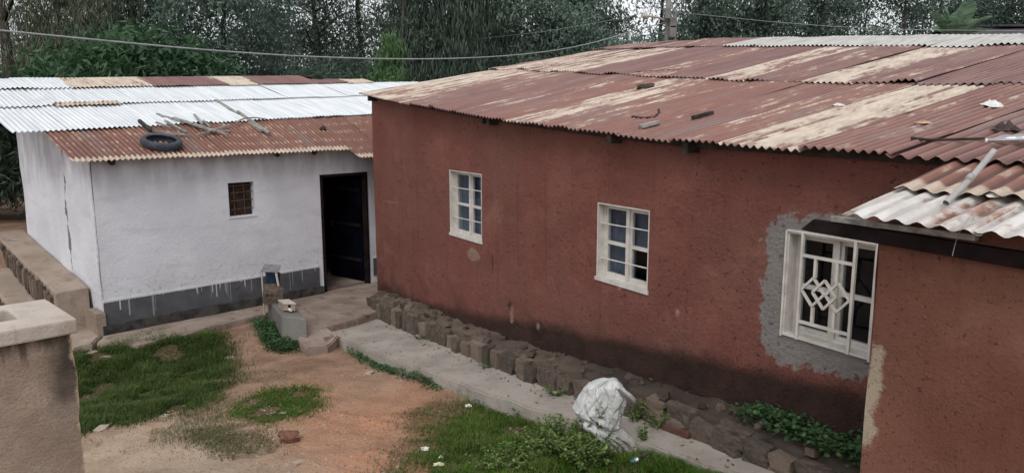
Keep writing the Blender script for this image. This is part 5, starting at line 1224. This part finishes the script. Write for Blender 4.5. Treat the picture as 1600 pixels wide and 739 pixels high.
# broad glossy bush behind the silver roof and shrubs between the trunks
GB = 'bushes behind the houses'
BU = [(150, 20.5, 4.75, 1.7, 200, 'lf_mag', 'left half of the glossy long leaved bush behind the silver roof'), (250, 20, 5.2, 1.9, 260, 'lf_mag', 'highest glossy long leaved bush behind the silver roof'),
      (335, 21, 4.7, 1.3, 150, 'lf_mag', 'glossy bush at the foot of the open branched tree'), (395, 27, 4.7, 2.0, 150, 'lf_con', 'dark bush right of the open branched tree'),
      (470, 26, 4.9, 2.2, 200, 'lf_con', 'dark low bush behind the middle of the silver roof'), (545, 25, 4.9, 2.0, 200, 'lf_con', 'dark bush left of the small fresh green tree'), (605, 22, 4.1, 1.1, 70, 'lf_bright', 'low leafy bush under the small fresh green tree'),
      (840, 27, 5.3, 2.0, 190, 'lf_con', 'dark bush behind the red roof below the sky gap'), (910, 28, 5.5, 1.8, 170, 'lf_euc', 'bush at the foot of the black straight trunk'), (1130, 31, 6.0, 1.6, 120, 'lf_con', 'dark shrub at the foot of the leaning dark tree'),
      (1290, 33, 6.3, 1.8, 130, 'lf_euc', 'shrub over the grey ridge between two slender trees'), (1370, 32, 6.3, 1.9, 170, 'lf_con', 'dark shrub over the grey ridge left of the palm'), (1428, 30, 5.6, 1.0, 70, 'lf_con', 'dark shrub just left of the palm'), (1520, 31, 6.2, 1.7, 120, 'lf_euc', 'shrub between the palm and the dark roof'),
      (-10, 16, 3.2, 1.3, 170, 'lf_con', 'dark hedge bush behind the rear corner of the white house')]
for i, (px, Y, top, rad, nc, mt, lb) in enumerate(BU):
    gl = mt == 'lf_mag'
    tree('bush', px, Y, top, .25, rad, nc, 30, .26 if gl else .2, .035 if gl else .022, .15 if gl else .4, .24, mt, lb, 'bark', .06, 0, GB, 300 + i, None, 7, 'mass')
# far wood closing the view between the trunks
rr = np.random.default_rng(5); C = []
for px in np.arange(-260, 1900, 15):
    Y = rr.uniform(46, 58); X = (px - 800) / FPX * Y; hgt = (5.2 + (560 < px < 790) * 3.7 + (px > 790) * 3.6 + rr.uniform(-.6, 1.4)) * Y / 50
    for k in range(int(16 + 10 * (px < 800))): C.append((X + rr.normal(0, .7), Y + rr.normal(0, 1.), rr.uniform(.5, hgt)))
C = np.array(C); V, F, T = leaf_quads(C, 16, .5, .07, .3, rr, .7, rr.random(len(C)))
tag(np_mesh('far_wood', V, F, T, M['lf_con']), kind='stuff')
# palm
P = np.array([(1472 - 800) / FPX * 20, 20., gz(11.7, 20)]); pt = thing('palm', P, 'young feathery palm rising above the grey ridge sheets', 'palm')
m = MB(); topz = 5.15; m.tube([P, P + np.array([.05, 0, (topz - P[2]) * .5]), np.array([P[0], P[1], topz])], [.14, .11, .09], 8); m.build('trunk', M['bark'], pt)
rr = np.random.default_rng(3)
for i in range(13):
    a_ = i * 2.4; el = [1.45, 1.3, 1.2, 1.1, 1.0, .9, .8, .7, .95, 1.25, .6, 1.05, .85][i]; Lf = rr.uniform(.95, 1.35)
    hd = np.array([math.cos(a_), math.sin(a_), 0]); V = []; F = []; T = []
    rch = [np.array([P[0], P[1], topz]) + hd * Lf * math.cos(el) * q + np.array([0, 0, 1.]) * (Lf * math.sin(el) * q - .55 * math.cos(el) * Lf * q ** 2.4) for q in np.linspace(0, 1, 26)]
    sd = np.cross(hd, (0, 0, 1.))
    for k in range(3, 26):
        q = k / 25; tg = rch[k] - rch[k - 1]; tg /= np.linalg.norm(tg); ll = .34 * math.sin(math.pi * (.12 + .82 * q)) 
        for sg in (-1, 1):
            d = sd * sg * .75 + tg * .65 + np.array([0, 0, -.12]); d /= np.linalg.norm(d); b = len(V); n_ = tg * .010
            V += [rch[k] - n_, rch[k] + n_, rch[k] + d * ll * .6 + n_ * .8, rch[k] + d * ll - np.array([0, 0, ll * .22])]; F.append((b, b + 1, b + 2, b + 3)); T += [rr.random()] * 4
    np_mesh('frond', np.array(V), np.array(F), np.array(T), M['lf_palm'], pt)
# lamp pole, its boxes and the cables
PX = lambda px, py, Y: depth(px, py, Y)
Pp = PX(1047, 60, 20.); lp = thing('lamp_pole', (Pp[0], Pp[1], gz(Pp[0], Pp[1])), 'twin post utility pole with a street lamp arm and grey meter boxes behind the ridge', 'utility pole')
for dx_, hh_ in ((-.07, 8.3), (.11, 5.9)):
    m = MB(); m.tube([(Pp[0] + dx_, Pp[1], gz(Pp[0], Pp[1]) - .1), (Pp[0] + dx_, Pp[1], hh_)], [.085, .065] if hh_ > 7 else [.06, .05], 10); m.build('post', M['pole'], lp, smooth=True)
for (px, py, w_, h_) in ((1052, 36, .09, .13), (1051, 50, .09, .15), (1043, 22, .07, .13)):
    Q = PX(px, py, 19.82); m = MB(); m.box(lambda a, b, z: np.array([a, b, z]), Q[0] - w_, Q[0] + w_, Q[1] - .06, Q[1] + .08, Q[2] - h_, Q[2] + h_); m.build('meter_box', M['pole'], lp, bevel=.01)
m = MB(); q0 = PX(1042, 34, 19.95); q1 = PX(1028, 28, 19.7); q2 = PX(1012, 25.5, 19.4); m.tube([q0, q1, q2], .028, 6); m.build('lamp_arm', M['coping'], lp)
m = MB(); m.tube([PX(1013, 26, 19.4), PX(1010, 26, 19.38), PX(1003, 25.5, 19.3)], [.03, .075, .05], 8); m.build('lamp_head', M['coping'], lp)
def cable(pts, Y0, Y1, x0, x1, r, lab):
    P = []
    for (x, y) in pts:
        iv = (1 / Y0) + (1 / Y1 - 1 / Y0) * (x - x0) / (x1 - x0); P.append(PX(x, y, 1 / iv))
    m = MB(); m.tube(P, r, 6); return tag(m.build('cable', M['cable'], smooth=True), lab, 'cable', None)
xs = np.linspace(-900, 1040, 70); ky = np.interp(xs, [-900, -400, -60, 0, 100, 200, 300, 400, 500, 620, 700, 760, 830, 900, 960, 1020, 1040], [-60, 5, 42, 48, 58, 67.5, 77, 84.5, 90, 93, 92.5, 90.5, 85, 75.5, 60, 38, 29])
k_ = np.ones(5) / 5; kp = np.pad(ky, 2, 'edge'); ky = np.convolve(kp, k_, 'valid')
cable(list(zip(xs, ky)), 9, 20, -60, 1047, .013, 'thick pale cable sagging across the trees to the lamp pole')
cable([(1052, 19), (1120, 26), (1200, 34), (1300, 42), (1420, 47), (1700, 50)], 20, 15, 1047, 1700, .007, 'thin wire running right from the lamp pole over the grey ridge')
cable([(740, 62), (850, 50), (940, 35), (1040, 14)], 27, 20, 740, 1047, .007, 'thin wire running left from the lamp pole through the trees')
# dark roofed house beyond the right end of the ridge
dh = thing('far_house', (18, 26, 2), 'far house with a dark iron roof beyond the ridge at the right edge', 'house')
def FH(a, b, z): q = PX(1541, 55, 24.); return np.array([q[0] + a, q[1] + b, q[2] + z])
m = MB(); m.box(FH, .3, 7.5, .4, 5, -5, -.02); m.build('wall', M['palewall'], dh)
m = MB(); m.hexa([FH(0, 0, -.06), FH(7.8, 0, .1), FH(7.8, 3, .62), FH(.1, 3, .42), FH(0, 0, 0), FH(7.8, 0, .16), FH(7.8, 3, .68), FH(.1, 3, .48)]); m.build('roof', M['darkroof'], dh)
m = MB(); m.hexa([FH(.1, 3.01, .42), FH(7.8, 3.01, .62), FH(7.8, 6, .1), FH(.1, 6, -.1), FH(.1, 3.01, .48), FH(7.8, 3.01, .68), FH(7.8, 6, .16), FH(.1, 6, -.04)]); m.build('roof', M['darkroof'], dh)
for i in range(5): m = MB(); m.box(FH, .4 + i * 1.5, 1.6 + i * 1.5, 2.4, 2.9, .5 + .02 * i, .58 + .02 * i); m.build('ridge_tile', M['darkroof'], dh, bevel=.03)
# fence and low brown wall beyond the road at the far left
fw = thing('brown_wall', PW(-3, 10.5, .9), 'low brown wall beyond the road at the far left', 'wall')
m = MB(); m.box(PW, -9, -.5, 10.4, 10.7, .5, 1.75); m.build('wall_body', M['soilred'], fw)
fn = thing('rail_fence', PW(-3, 10, .9), 'dark rail fence with a few white lashings above the brown wall at the far left', 'fence')
for i in range(12):
    m = MB(); a_ = -.8 - i * .5; m.box(PW, a_, a_ + .07, 9.9, 9.97, .6, 2.75); m.build('post', M['wood_d'], fn)
for z in (1.95, 2.3, 2.65): m = MB(); m.box(PW, -7, -.6, 9.87, 9.898, z, z + .07); m.build('rail', M['wood_d'], fn)
for i in range(7): m = MB(); a_ = -2.2 - i * .24; m.box(PW, a_, a_ + .12, 9.84, 9.868, 2.31, 2.39); m.build('lashing', M['litter'], fn)
